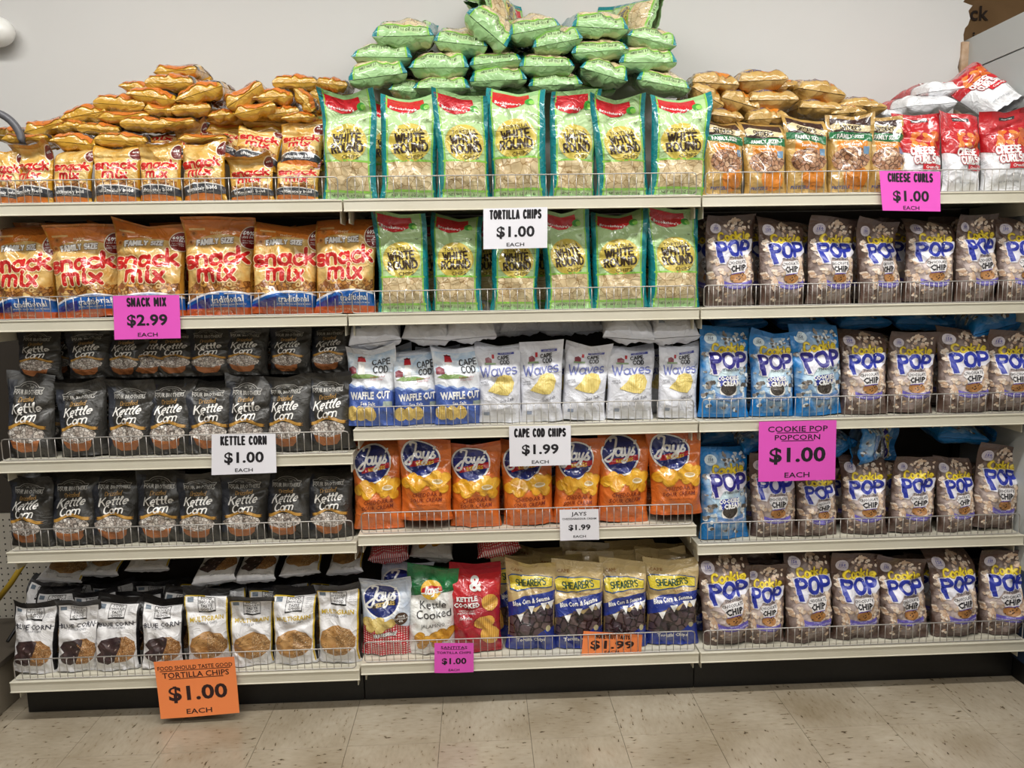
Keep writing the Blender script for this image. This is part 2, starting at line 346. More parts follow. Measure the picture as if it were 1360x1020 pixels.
def cut_print(K,us,vs):
    out=[]
    for let in (0,1):
        bm=bmesh.new(); la=bm.faces.layers.int.new('lay'); mats=[]
        for V,Fc,m,l,q in K['pr'].items:
            if q!=let: continue
            if m not in mats: mats.append(m)
            mi=mats.index(m); vv=[bm.verts.new((p[0]*K['w'],p[1]*K['w'],0)) for p in V]
            for f in Fc:
                try: g=bm.faces.new([vv[k] for k in f])
                except ValueError: continue
                g.material_index=mi; g[la]=l
        if not mats: bm.free(); out.append(None); continue
        for s in us[1:-1]: bmesh.ops.bisect_plane(bm,geom=bm.verts[:]+bm.edges[:]+bm.faces[:],plane_co=(s*K['w']/2,0,0),plane_no=(1,0,0))
        for v in vs[1:-1]: bmesh.ops.bisect_plane(bm,geom=bm.verts[:]+bm.edges[:]+bm.faces[:],plane_co=(0,v*K['h'],0),plane_no=(0,1,0))
        bmesh.ops.split_edges(bm,edges=[e for e in bm.edges if len({f[la] for f in e.link_faces})>1])
        bm.verts.ensure_lookup_table(); bm.verts.index_update(); bm.normal_update()
        XY=np.array([v.co[:2] for v in bm.verts]); LY=np.zeros(len(XY)); Fc=[];MI=[]
        for f in bm.faces:
            if f.calc_area()<1e-9: continue
            ids=[v.index for v in f.verts]
            if f.normal.z<0: ids=ids[::-1]
            Fc.append(ids); MI.append(f.material_index)
            for k in ids: LY[k]=f[la]
        bm.free(); out.append((XY,LY,Fc,MI,mats))
    return out
def variant(key,style,seed):
    K=KINDS[key]; vk=(style,seed)
    if vk in K['var']: return K['var'][vk]
    us,vs,f,b=bag_surface(K['w'],K['h'],K['t'],seed+hash_(key),style)
    top=NV-3 if style=='up' else NV-4; bot=2 if style=='up' else 3
    res=[('pouch',grid_mesh('pouch',[(f[bot:top+1],False),(b[bot:top+1],True)],K['base'])),
         ('top_seal',grid_mesh('top_seal',[(f[top:],False),(b[top:],True)],K['seal'])),
         ('bottom_seal',grid_mesh('bottom_seal',[(f[:bot+1],False),(b[:bot+1],True)],K['seal2']))]
    ck='cut_'+style
    if K.get(ck) is None: K[ck]=cut_print(K,us,vs)
    N=normals(f,False)
    if N[NV//2,NU//2,1]>0: N=-N
    for nm,c in zip(('front_print','lettering'),K[ck]):
        if c is None: continue
        XY,LY,Fc,MI,mats=c; s=np.clip(XY[:,0]/(K['w']/2),-1,1); v=np.clip(XY[:,1]/K['h'],0,1)
        i=np.clip(np.searchsorted(us,s)-1,0,NU-1); j=np.clip(np.searchsorted(vs,v)-1,0,NV-1)
        a=((s-us[i])/(us[i+1]-us[i]))[:,None]; d=((v-vs[j])/(vs[j+1]-vs[j]))[:,None]
        g=lambda A:(A[j,i]*(1-a)*(1-d)+A[j,i+1]*a*(1-d)+A[j+1,i]*(1-a)*d+A[j+1,i+1]*a*d)
        nn=g(N); nn/=np.linalg.norm(nn,axis=1,keepdims=True)+1e-9
        off=.0008+.00038*LY+(.00010 if nm=='lettering' else 0); pos=g(f)+nn*off[:,None]
        me=bpy.data.meshes.new(nm); me.from_pydata(pos.tolist(),[],Fc)
        for m in mats: me.materials.append(m)
        me.polygons.foreach_set('material_index',MI); me.polygons.foreach_set('use_smooth',[True]*len(Fc))
        me.normals_split_custom_set_from_vertices([tuple(x) for x in nn]); res.append((nm,me))
    K['var'][vk]=res; return res
def hash_(k): return sum(ord(c)*(i+3) for i,c in enumerate(k))%97
def bag(key,style,seed,loc,rot=(0,0,0),scale=(1,1,1),label='',cat='snack bag',group=None):
    K=KINDS[key]; root=link(K['name'],None); root.location=loc; root.rotation_euler=[R(a) for a in rot]; root.scale=scale
    tag(root,label,cat,group)
    fp=None
    for nm,me in variant(key,style,seed):
        o=link(nm,me,fp if nm=='lettering' and fp else root)
        if nm=='front_print': fp=o
    return root
# ---------------------------------------------------------------- the kinds of bag and what is printed on them
f=film
WHT=f('f4f3f0'); BLK=f('1c1a1a')
GLOSS[0]=0.22
# green tortilla chips
p=kind('green','tortilla_chip_bag',.195,.395,.10,f('b3d098'),f('9cc688'))
TEAL=f('137f86'); LIME=f('8cc64e'); RED=f('c8202a'); YEL=f('cfb953'); DKB=f('3a2b1c')
CH=f(('dccaa2','cbb184','e8d9b6','b29a70'),'chips')
for sg in (-1,1):
    p.rect(TEAL,*(sorted((sg*.5,sg*.415))),0,1,1); p.rect(LIME,*(sorted((sg*.415,sg*.388))),0,1,1)
p.rect(f('dcd6b0'),-.39,.39,.075,.345,1); p.rect(CH,-.385,.385,.085,.335,2); p.rect(LIME,-.43,.43,.335,.352,3); p.rect(LIME,-.43,.43,.07,.09,3)
p.P(RED,[(-.46,.965),(-.4,.86),(-.3,.82),(-.12,.79),(.04,.80),(.16,.84),(.24,.90),(.22,.965)],1)
p.E(f('3f9a3a'),.24,.865,.075,.085,2,14,20); p.E(f('8fd05a'),.28,.855,.045,.06,3,12,30)
p.T(WHT,"Brookshire's",-.12,.845,.062,4,1.0,.02,0,-6)
p.E(YEL,0,.51,.37,.36,3,30)
p.T(DKB,'TORTILLA',.0,.618,.066,5,1.05,.004,0,3,res=1)
p.rect(DKB,-.36,-.18,.583,.586,4); p.rect(DKB,.16,.42,.590,.593,4)
p.S(DKB,'WHITE',0,.55,.15,.037,5,.98,0,4); p.S(DKB,'ROUND',.02,.458,.15,.037,5,.96,0,4)
p.T(DKB,'CHIPS',.09,.375,.075,5,1.1,.004,0,3)
p.rect(DKB,-.38,.36,.408,.411,4); p.T(DKB,'GF',.3,.72,.035,4)
p.T(BLK,'NET WT 11 OZ (311 g)',0,.044,.045,4,.95,.006)
GLOSS[0]=0.22
# family-size snack mix
OR1=f('c4742a'); TANP=f('d2aa62')
p=kind('family','snack_mix_bag',.225,.315,.115,f('c98e35'),f('b8752c'),f('b05a22'))
p.rect(f(('d9b873','cf9f52'),'mottle'),-.47,.47,.24,.97,1)
p.band(f('cb7426'),lambda x:.84-.5*x*x,lambda x:.975,-.47,.47,2)
PICT=f(('c98a3e','8d5a2c','ddb670','7a4a22'),'nuggets')
p.band(PICT,lambda x:.20,lambda x:.375-.12*abs(x)+.03*math.sin(x*17),-.47,.47,2)
for (x,v,r,c) in ((-.2,.33,.055,'d9a24a'),(-.33,.3,.05,'8d5532'),(.05,.335,.04,'caa057'),(.33,.33,.045,'b77a34'),(.2,.31,.04,'d7b77c'),(-.36,.85,.05,'b97434'),(-.4,.76,.05,'c98946')):
    p.E(f(c),x,v,r,r*.9,3,12,0,.1,3); p.E(f('8a5426'),x,v,r*.45,r*.42,4,8)
p.rect(f('ddb272'),-.42,-.2,.88,.90,4)
p.E(f('f0e4cc'),.44,.80,.155,.17,3,24); p.E(f('7d1f1c'),.445,.80,.145,.16,4,24)
p.T(WHT,'60%',.40,.845,.06,5,1,.03); p.T(WHT,'LESS FAT',.405,.80,.03,5,1,.01); p.T(WHT,'than regular\npotato chips',.405,.765,.02,5)
p.T(f('f3d9a8'),'meijer',-.05,.86,.045,4,1,.015)
p.SO(WHT,f('5a4a52'),'FAMILY SIZE',-.06,.765,.072,.024,.012,5,.9,0,3,-.12)
SR=f('c5221f'); CRM=f('f6dfae')
p.SO(SR,CRM,'snack',-.02,.60,.235,.06,.028,5,1.36,.0,4); p.SO(SR,CRM,'mix',-.0,.44,.235,.06,.028,7,1.4,0,0)
p.band(f('e9e9ec'),lambda x:.09,lambda x:.245-.25*(x-.12)**2,-.5,.5,4)
p.band(f('1f5fae'),lambda x:.07,lambda x:.228-.27*(x-.12)**2,-.5,.5,5)
p.band(f('2b2f86'),lambda x:.07,lambda x:.20-.3*(x-.12)**2,-.5,-.12,6)
p.band(f('b5501f'),lambda x:0,lambda x:.085-.06*x*x,-.5,.5,6)
p.T(WHT,'traditional',.14,.165,.085,7,.92,.012,0,2); p.T(WHT,'pretzels, cheese crackers & twists',.14,.115,.026,7)
p.T(f('f0c9a0'),'NET WT 15 OZ (425g)',0,.045,.026,7)
# small bold snack mix
p=kind('bold','snack_mix_bag',.152,.225,.068,f('cf9a2c'),f('c08a2c'),f('c79a3a'))
p.rect(f(('dcbd78','d0a24e'),'mottle'),-.46,.46,.16,.955,1)
p.band(PICT,lambda x:.22,lambda x:.42-.15*abs(x),-.45,.45,2)
for (x,v,r,c) in ((-.25,.37,.07,'d9a24a'),(.05,.36,.06,'caa057'),(.3,.36,.05,'b77a34')):
    p.E(f(c),x,v,r,r*.8,3,12,0,.1,3); p.E(f('e7cf9a'),x,v,r*.45,r*.4,4,8)
p.E(f('f0e4cc'),.42,.83,.15,.17,2,20); p.E(f('6e2420'),.43,.83,.13,.15,3,20); p.T(WHT,'60%',.41,.85,.05,4,1,.03)
p.SO(SR,CRM,'snack',0,.63,.21,.06,.03,5,1.42,0,2); p.SO(SR,CRM,'mix',0,.48,.21,.06,.03,5,1.45,0,0)
p.band(f('d8d6d2'),lambda x:.13,lambda x:.30-.2*x*x,-.48,.48,4); p.band(f('3c3e44'),lambda x:.12,lambda x:.28-.2*x*x,-.5,.5,5)
p.T(WHT,'ultimately bold',.02,.205,.08,6,1,.02,0,3); p.T(WHT,'pretzels, cheese crackers & twists',.05,.16,.024,6)
p.band(f('c8702a'),lambda x:.03,lambda x:.135-.15*x*x,-.42,.42,6)
# pretzels
p=kind('pretzel','pretzel_bag',.155,.275,.075,f('b8934e'),f('b08c4c'))
p.rect(f(('c7a565','b8924f'),'mottle'),-.44,.44,.0,.9,1)
p.P(f('3a2420'),[(-.42,.955),(-.42,.76),(.42,.72),(.42,.95)],2)
p.P(f('d9c79c'),[(-.42,.86),(-.3,.90),(.1,.875),(.42,.83),(.42,.755),(.1,.775),(-.3,.80),(-.38,.785)],3)
p.S(f('2c2019'),"SNYDER'S",0,.822,.11,.02,5,.72,0,-3,0,.02,.07)
p.band(f('1d6a3e'),lambda x:.66-.03*x*2,lambda x:.755-.02*x*2,-.46,.46,4); p.T(WHT,'FAMILY SIZE!',0,.705,.085,5,.82,.03,0,-3)
p.rect(f('cf8127'),-.3,.36,.50,.645,3); p.T(WHT,'Sourdough',.03,.605,.065,4,.95,.02,0,-2); p.T(WHT,'Nibblers',.03,.565,.04,4)
p.E(f(('b98a68','9a6b4c','cba583','5a3a28'),'nuggets'),0,.42,.42,.26,4,24,0,.05,2); p.rect(f('6b8fae'),.26,.4,.48,.57,5)
p.E(f('cf7d22'),.1,.2,.28,.26,3,20); p.T(f('3d4f86'),'PRETZELS',-.2,.09,.06,5,1,.03); p.T(f('4a3520'),'OF HANOVER',.2,.1,.04,5,1,.01)
# cheese curls
p=kind('curls','cheese_curl_bag',.16,.285,.09,f('e6e7ea'),f('a51420'),f('e0e1e4'))
p.P(f('b91d26'),[(-.5,.99),(-.5,.5),(-.3,.47),(0,.46),(.3,.44),(.5,.42),(.5,.99)],1)
rd=random.Random(4)
for i in range(16): p.E(f(('d9722a','e38a3c','c9602a')[i%3]),rd.uniform(-.28,.4),rd.uniform(.56,.75),.10,.055,2+i%3,12,rd.uniform(0,180),.08,i)
p.SO(WHT,f('b5323a'),'CHEESE',0,.49,.145,.036,.026,7,.72,.0,0); p.SO(WHT,f('b5323a'),'CURLS',.03,.385,.145,.036,.026,7,.8,0,2)
p.rect(f('c4202c'),-.02,.42,.265,.335,6); p.T(WHT,'Crunchy',.2,.3,.06,7,1,.02,.15)
p.rect(f('2a2a2a'),-.12,.22,.89,.935,3); p.T(WHT,'Always Save',.05,.912,.035,4)
p.T(f('8a8e96'),'NET WT 8 OZ (226g)',0,.12,.035,4)
GLOSS[0]=0.36
# popcorn blobs
def blobs(p,n,box,cols,seed,r=(.02,.045)):
    rd=random.Random(seed)
    for i in range(n):
        x,v=rd.uniform(box[0],box[1]),rd.uniform(box[2],box[3]); q=rd.uniform(*r)
        for k in range(3): p.E(f(cols[rd.randrange(len(cols))]),x+rd.uniform(-q,q)*.8,v+rd.uniform(-q,q)*.8/p.H,q*rd.uniform(.5,.95),q*rd.uniform(.5,.9),3+k%2,7,0,.25,rd.randrange(99))
def cookiepop(key,base,seal,choc):
    p=kind(key,'cookie_popcorn_bag' if choc else 'cookies_and_cream_popcorn_bag',.175,.295,.095,base,seal)
    cc=('d9bfa6','c7a68a','e6d6c4') if choc else ('cfd6d6','9a9188','e8ecec','5f574f')
    blobs(p,17,(-.1,.42,.80,.95),cc,5,(.025,.05)); blobs(p,14,(-.44,-.28,.26,.75),cc,6,(.025,.05)); blobs(p,12,(.28,.46,.22,.55),cc,8,(.03,.055)); blobs(p,12,(-.44,.44,.06,.28),cc,9,(.025,.05))
    if choc: blobs(p,14,(-.38,-.1,.22,.38),cc,3,(.03,.05)); blobs(p,12,(.16,.42,.24,.45),cc,4,(.03,.05))
    p.E(f('cfc6cc' if choc else 'd7e7ee'),-.3,.86,.12,.10,2,16); PU=f('5450a0') if choc else f('39506e')
    p.T(PU,'ONLY',-.3,.895,.024,5); p.T(PU,'150',-.3,.865,.05,5,1,.03); p.T(PU,'CALORIES',-.3,.84,.022,5)
    p.SO(f('ecd234'),f('a88a1e'),'Cookie',.04,.76,.155,.034,.018,6,1.22,.05,2)
    PB=f('2433a0') if choc else f('2b2683'); OW=f('e4e2ea')
    p.P(OW,[(-.38,.71),(.43,.725),(.44,.6),(.34,.55),(-.1,.53),(-.2,.45),(-.32,.46)],5)
    p.SO(PB,OW,'POP',.03,.62,.245,.072,.026,7,1.32,0,2)
    p.P(PB,[(-.355,.64),(-.27,.64),(-.22,.47),(-.30,.465)],7)
    p.T(f('3a3440'),'POPCORN',.07,.515,.042,7,1.1,.02,0,2)
    if choc:
        p.P(f('ece8e8'),[(-.13,.49),(.27,.50),(.29,.45),(.22,.36),(-.08,.345),(-.1,.40),(-.16,.43)],6)
        p.P(f('5b4aa0'),[(-.08,.348),(.22,.362),(.22,.352),(-.08,.335)],6)
        p.T(f('2c2830'),'CHOCOLATE',.06,.465,.055,7,.85,.02,0,3); p.T(f('1c181e'),'CHIP',.07,.402,.105,7,.95,.05,0,3)
        p.E(f(('b07c46','9a6836'),'mottle'),.06,.30,.17,.10,5,20,0,.03,2)
        rd=random.Random(2)
        for i in range(8): p.E(f('3c2418'),.06+rd.uniform(-.13,.13),.30+rd.uniform(-.04,.04),.016,.014,6,6)
    else:
        p.P(f('2b3a9a'),[(-.2,.44),(.2,.46),(.24,.35),(-.18,.33)],5)
        p.T(WHT,'COOKIES',.0,.425,.075,7,.95,.05,0,3); p.T(WHT,'& CREAM',.02,.37,.085,7,.95,.05,0,3)
        p.E(f('ece7df'),.02,.29,.19,.15,5,22); p.E(f(('5c5248','3c342e','746a5e','1e1a18'),'crumbs'),.02,.31,.17,.12,6,22)
    PA=f('6a5fb4') if choc else f('5a7fb0')
    p.band(PA,lambda x:.175+.35*(x-.04)**2,lambda x:.235+.4*(x-.04)**2,-.26,.34,6)
    p.T(f('dcd8ea'),'COOKIES & POPCORN TOGETHER',.04,.197,.03,7,.9,.01,0,0,.55); p.T(f('dcd8ea'),'TASTY SNACK',.04,.225,.02,7,.9,.01,0,0,.5)
    p.T(f('b9b0b4'),'NET WT 5.25 OZ',.02,.115,.034,5,1,.01)
cookiepop('choc',f(('cdbcb6','5a443a',.085,.125,.14),'glow'),f('5b4a44'),True)
cookiepop('cream',f(('cfe4ea','1379c0',.085,.14,.15),'glow'),f('1a6fb0'),False)
GLOSS[0]=0.42
# kettle corn
p=kind('kettle','kettle_corn_bag',.155,.262,.085,f('383632',None,.4),f('2d2b28',None,.45))
SIL=f('b5b2ab'); GLD=f('b98a3c'); CW=f('f1eee8')
p.band(f('34373f',None,.42),lambda x:.12,lambda x:.9,-.48,-.3,0)
for (q,wd_) in ((arc(0,1.37,.24,.13,165,15,12),.012),(arc(0,1.36,.2,.10,165,15,12),.008),([(-.33,1.39),(-.24,1.40)],.012),([(.33,1.39),(.24,1.40)],.012),([(-.33,1.39),(-.31,1.34),(-.2,1.34)],.012),([(.33,1.39),(.31,1.34),(.2,1.34)],.012)):
    V,Fc=ribbon(q,wd_); V=[(a,b) for a,b in V]; p.add(V,Fc,SIL,2,0)
blobs(p,6,(-.12,.12,.82,.855),('6b6962','8c8a82'),5,(.012,.03))
p.T(SIL,'FOUR BROTHERS',0,.765,.09,4,.62,.025)
p.S(f('b08a52'),'Drizzled',0,.68,.09,.013,4,.9,.25,3)
p.S(CW,'Kettle',0,.58,.175,.028,5,1.12,.3,4); p.S(CW,'Corn',.0,.47,.175,.028,5,1.12,.3,4)
p.band(GLD,lambda x:.365+.035*math.cos(x*8.5),lambda x:.405+.035*math.cos(x*8.5),-.36,.36,5)
p.T(f('6a4a18'),'DARK CHOCOLATE',0,.417,.025,6,1,.01,0,0,-.6)
p.P(f('8f6424'),[(-.4,.33),(-.3,.34),(-.3,.37),(-.4,.365),(-.37,.348)],4); p.P(f('8f6424'),[(.4,.33),(.3,.34),(.3,.37),(.4,.365),(.37,.348)],4)
PCN=f(('d8cfc4','a3958a','ece6de','4a3f38'),'popcorn')
p.P(f('a8683c'),[(-.34,.22),(.28,.22),(.24,.13),(.14,.07),(-.14,.06),(-.28,.12)],2)
p.E(PCN,-.02,.275,.40,.17,3,30,0,.07,4)
GLOSS[0]=0.33
# cape cod waffle cut
SKY=f(('b9cfe4','e6ecf2'),'mottle'); NVY=f('26262c'); CBL=f('4660a8')
p=kind('waffle','waffle_chip_bag',.165,.27,.085,f('e4e6ea'),f('dcdfe6'),f('3f58a0'))
p.band(SKY,lambda x:.66,lambda x:.93,-.48,.48,1)
p.P(f('7d9a58'),[(-.46,.60),(-.3,.645),(0,.63),(.2,.60),(.1,.585),(-.3,.58)],2)
p.P(WHT,[(-.27,.63),(-.25,.80),(-.14,.80),(-.12,.63)],3); p.P(f('b9202c'),[(-.27,.79),(-.25,.875),(-.19,.90),(-.13,.875),(-.11,.79)],4); p.rect(BLK,-.26,-.12,.872,.885,5)
p.P(f('8a3f4a'),[(-.46,.64),(-.46,.71),(-.38,.73),(-.30,.70),(-.30,.64)],4)
p.S(NVY,'CAPE',.20,.79,.125,.022,5,1.0,0,5,0,.04,.05); p.S(NVY,'COD',.20,.69,.125,.022,5,1.0,0,3,0,.04,.05)
p.T(f('b03a44'),'Kettle Cooked\nPotato Chips',.14,.60,.034,5,1,0,.2,4)
p.band(CBL,lambda x:0,lambda x:.455-.06*x+.015*math.sin(x*22),-.5,.5,2); p.band(f('8ba3d4'),lambda x:.455-.06*x+.015*math.sin(x*22),lambda x:.475-.06*x+.015*math.sin(x*26),-.5,.5,2)
p.T(WHT,'WAFFLE CUT',.0,.375,.14,5,.66,.045,0,2); p.T(WHT,'Sea Salt',-.04,.275,.07,5,1,.02); p.rect(f('9aa69a'),.28,.46,.24,.30,4)
for x in (-.38,-.2,0.0): p.E(f(('c9a03c','ecd488',60),'ridge'),x,.155,.13,.15,4,18,20,.04,3)
# cape cod waves
p=kind('waves','wavy_chip_bag',.16,.295,.085,f('dedfe6'),f('d6d8e0'))
p.rect(f('4b52a0'),.0,.36,.865,.895,3); p.T(WHT,'40% LESS FAT',.18,.88,.03,4)
p.P(f('8a3f4a'),[(-.28,.74),(-.28,.80),(-.2,.82),(-.14,.79),(-.14,.74)],3); p.rect(f('b9202c'),-.13,-.08,.80,.86,3); p.P(f('8ea67e'),[(-.3,.72),(-.3,.745),(-.05,.74),(-.05,.72)],3)
p.S(NVY,'CAPE',.12,.815,.09,.02,5,.95,0,5,0,.04,.05); p.S(NVY,'COD',.15,.75,.09,.02,5,.95,0,4,0,.04,.05)
p.S(f('6a73b2'),'Waves',.0,.655,.24,.026,5,1.15,.12,6)
p.P(f(('d2b24a','efdf92',55),'ridge'),[(-.26,.40),(-.1,.49),(-.02,.57),(.12,.60),(.28,.585),(.35,.50),(.30,.40),(.2,.345),(.05,.35),(-.1,.37)],4)
p.T(f('4a4a52'),'KETTLE\nCOOKED',-.33,.50,.034,5,1,.01,0,8); p.T(f('4a4a58'),'Sea Salt',.18,.29,.07,5,1.05,.0,.2,12)
p.rect(f('8b94a6'),-.36,-.24,.10,.14,4); p.T(f('9a9ca6'),'NET WT 7.5 OZ (212g)',.2,.12,.024,4)
GLOSS[0]=0.22
# cheddar ridges
p=kind('ridges','ridged_chip_bag',.182,.312,.095,f('d9702c'),f('c9622a'))
def jayslogo(p,vc,r,sub,subc,subt,red):
    p.E(WHT,-.08,vc,r*1.06,r*1.04,2,30); p.E(f('1c2a72'),-.08,vc,r*.97,r*.95,3,30)
    if red: p.P(subc,[(-.3,vc-.115),(.28,vc-.055),(.27,vc+.005),(-.33,vc-.055)],4)
    else: p.P(subc,[(-.27,vc-.10),(.22,vc-.06),(.2,vc+.0),(-.26,vc-.04)],4)
    p.T(subt,sub,-.0,vc-(.06 if red else .052),.07,6,1,.03,0,7)
    p.S(WHT,'',-.07,vc+.075,.30,.042,6,1.25,.18,4,strokes=JAYS)
jayslogo(p,.745,.36,'RIDGES',f('b8202a'),f('f0c23a'),True)
YC=f(('e2a022','efb93a'),'mottle'); rd=random.Random(3)
for (x,v,r) in ((-.36,.46,.12),(-.24,.50,.13),(-.1,.47,.14),(-.18,.42,.13),(.1,.49,.13),(.22,.53,.14),(.3,.46,.13),(.38,.52,.12),(.18,.43,.11),(.36,.40,.1)):
    p.E(f('c98a1c'),x,v-.004,r*1.02,r*.9,4,16,rd.uniform(0,90),.04,int(r*100)); p.E(YC,x,v,r*.95,r*.82,5,16,rd.uniform(0,90),.04,int(r*100))
p.E(f('f2e6c8'),.24,.475,.11,.05,7,14); p.E(f('c9a86a'),.24,.482,.09,.03,8,14)
DR=f('7d2a14'); p.T(DR,'CHEDDAR &',.04,.325,.08,5,.92,.012,.15,3); p.T(DR,'SOUR CREAM',.02,.26,.08,5,.90,.012,.15,3)
p.T(DR,'ARTIFICIALLY FLAVORED',.06,.2,.03,5,1,0); p.T(f('a8481c'),'NET WT 7 OZ (198g)',.1,.06,.03,5)
GLOSS[0]=0.33
# white bags with black tops
def foodgood(key,nm,tc,txt,edge):
    p=kind(key,nm,.142,.29,.075,f('1e1c1e',None,.4),f('1a181a',None,.45),f('dedde0'))
    p.P(f('e4e2e2'),[(-.47,.02),(.47,.02),(.44,.91),(-.44,.91)],1)
    if edge:
        p.rect(edge,.43,.46,.03,.90,2); p.rect(edge,-.44,-.02,.895,.91,2); p.rect(edge,-.46,-.44,.3,.9,2)
    p.rect(f('6a7886'),-.4,-.27,.84,.89,3); p.rect(BLK,-.18,.2,.71,.73,3)
    for q in ([(-.17,1.5),(-.17,1.78)],[(-.17,1.83),(.19,1.83)],[(.19,1.5),(.19,1.83)],[(-.17,1.5),(-.17,1.83)]):
        V,Fc=ribbon(q,.012); p.add(V,Fc,BLK,3,0)
    for k,t in enumerate(('FOOD','SHOULD','TASTE','GOOD')): p.T(BLK,t,.01,.882-.042*k,.065,4,.9,.01)
    for k in range(6): p.T(f('6b6b70'),'gluten free',.33,.875-.022*k,.022,3)
    if key=='multi':
        p.T(tc,'MULTIGRAIN',.0,.635,.105,4,.84,.03,0,1)
    else: p.T(tc,'BLUE CORN',.0,.635,.12,4,.85,.02,0,2); p.rect(BLK,-.44,-.38,.628,.636,4); p.rect(BLK,.38,.44,.64,.648,4)
    p.T(f('7a7a80'),'TORTILLA CHIPS',.0,.585,.052,4,.8,.005,0,1)
    if key=='multi':
        hexa=[(-.42,.30),(-.36,.40),(-.1,.47),(.05,.485),(.3,.43),(.42,.32),(.40,.22),(.2,.13),(-.05,.10),(-.3,.16),(-.4,.22)]
        p.P(f(('bf935c','a97a44'),'mottle'),hexa,3)
        p.P(f(('c89c66','a87a44','dab888','5a3a1c'),'crumbs'),[(.0,.45),(.1,.47),(.3,.42),(.40,.32),(.38,.22),(.2,.14),(-.02,.12)],4)
        rd=random.Random(8)
        for i in range(26): p.E(f('4a3018'),rd.uniform(-.34,.34),rd.uniform(.17,.43),.012,.008,5,6)
    else:
        p.P(f(('c09058','a06a34','dcb484','5a3418'),'crumbs'),[(.05,.46),(.25,.47),(.42,.38),(.45,.28),(.4,.18),(.25,.12),(.0,.12),(.05,.3)],3)
        p.P(f(('4a3634','342628'),'mottle'),[(-.4,.35),(-.3,.43),(.05,.47),(.17,.45),(.14,.34),(.0,.14),(-.15,.1),(-.35,.15),(-.42,.22),(-.3,.28)],4)
        for (x,v) in ((-.12,.36),(-.22,.2),(.04,.3),(-.05,.22)): p.E(f('b0a09a'),x,v,.035,.016,5,8,60)
    p.T(f('6b6b70'),'NET WT 5.5 OZ (156g)',.1,.05,.026,4)
foodgood('blue','blue_corn_chip_bag',f('33323c'),'BLUE CORN',None)
foodgood('multi','multigrain_chip_bag',f('c4a62c'),'MULTIGRAIN',f('cfae2c'))
GLOSS[0]=0.26
# gingham kettle chips
p=kind('gingham','kettle_chip_bag',.178,.30,.095,f(None,'gingham'),f('d5dbe6'),f(None,'gingham'))
p.P(f(('bcc8da','dfe5ee'),'mottle'),[(-.5,.975),(-.5,.40),(-.2,.43),(.2,.42),(.5,.36),(.5,.975)],1)
jayslogo(p,.70,.36,'KETTLES',f('3a3028'),f('e0c070'),False)
for (x,v) in ((-.38,.44),(-.25,.42),(-.12,.45),(0,.40),(.12,.43),(-.3,.37),(-.1,.36)): p.E(f('c9a24a'),x,v-.003,.12,.09,2,14,30,.05,5); p.E(f(('e0c87c','d2b05a'),'mottle'),x,v,.11,.085,3,14,30,.05,4)
p.E(f('4a3424'),.32,.48,.13,.13,4,20); p.T(WHT,'100%',.32,.51,.045,5,1,.03); p.T(WHT,'COCONUT',.32,.48,.035,5,1,.02); p.T(WHT,'OIL',.32,.45,.04,5,1,.03)
p.SO(WHT,f('3a3438'),"'OLD FASHIONED'",.0,.285,.06,.014,.012,6,.72,.1,6)
# green-top kettle chips
p=kind('jalapeno','jalapeno_chip_bag',.178,.315,.095,f('e9e8e3'),f('0e6a34'),f('dcdad4'))
p.P(f(('0f6f38','0c5a2c'),'mottle'),[(-.5,.99),(-.5,.66),(.5,.71),(.5,.99)],1)
p.E(f('e8b83a'),-.02,.73,.21,.19,3,22); p.P(f('c4202a'),[(-.22,.70),(-.2,.745),(.0,.775),(.19,.76),(.21,.715),(.0,.70)],4); p.P(WHT,[(-.22,.695),(.0,.697),(.21,.712),(.21,.703),(.0,.686),(-.22,.682)],4)
p.S(WHT,'lays',0,.725,.13,.03,6,.95,.12,5)
p.T(BLK,'Kettle',.02,.565,.15,5,1.05,.0,0,3,res=3); p.T(BLK,'Cooked',.04,.465,.15,5,1.05,.0,0,3,res=3); p.T(f('3a3a34'),'JALAPEÑO',.03,.345,.07,5,1.05,0,0,3)
for (x,v) in ((-.25,.22),(-.12,.18),(.05,.22),(.2,.25),(.3,.21),(.38,.26),(-.2,.12),(.1,.14)): p.E(f('b8842a'),x,v-.003,.12,.09,3,14,30,.12,5); p.E(f(('dba63a','c88c28'),'mottle'),x,v,.11,.08,4,14,30,.12,4)
# red kettle cooked
p=kind('sriracha','sriracha_chip_bag',.178,.318,.095,f('a8202c'),f('961c26'))
p.P(f('c2242c'),[(-.47,.9),(-.47,.62),(-.1,.68),(.47,.60),(.47,.9)],1)
p.S(WHT,'&',.0,.80,.26,.06,5,1.15)
p.T(WHT,'KETTLE\nCOOKED',-.18,.635,.085,5,.95,.04); p.T(WHT,'CRINKLE CUT\nPOTATO CHIPS',-.19,.50,.036,5,1,.01); p.T(WHT,'Sriracha',-.2,.42,.055,5,1,0,.15)
RG=f(('c98a2e','e8b858',50),'ridge')
p.E(RG,.28,.58,.16,.17,4,20,30,.03,3); p.E(RG,.16,.36,.22,.14,4,20,10,.05,4); p.E(RG,.27,.21,.18,.2,5,20,30,.05,5)
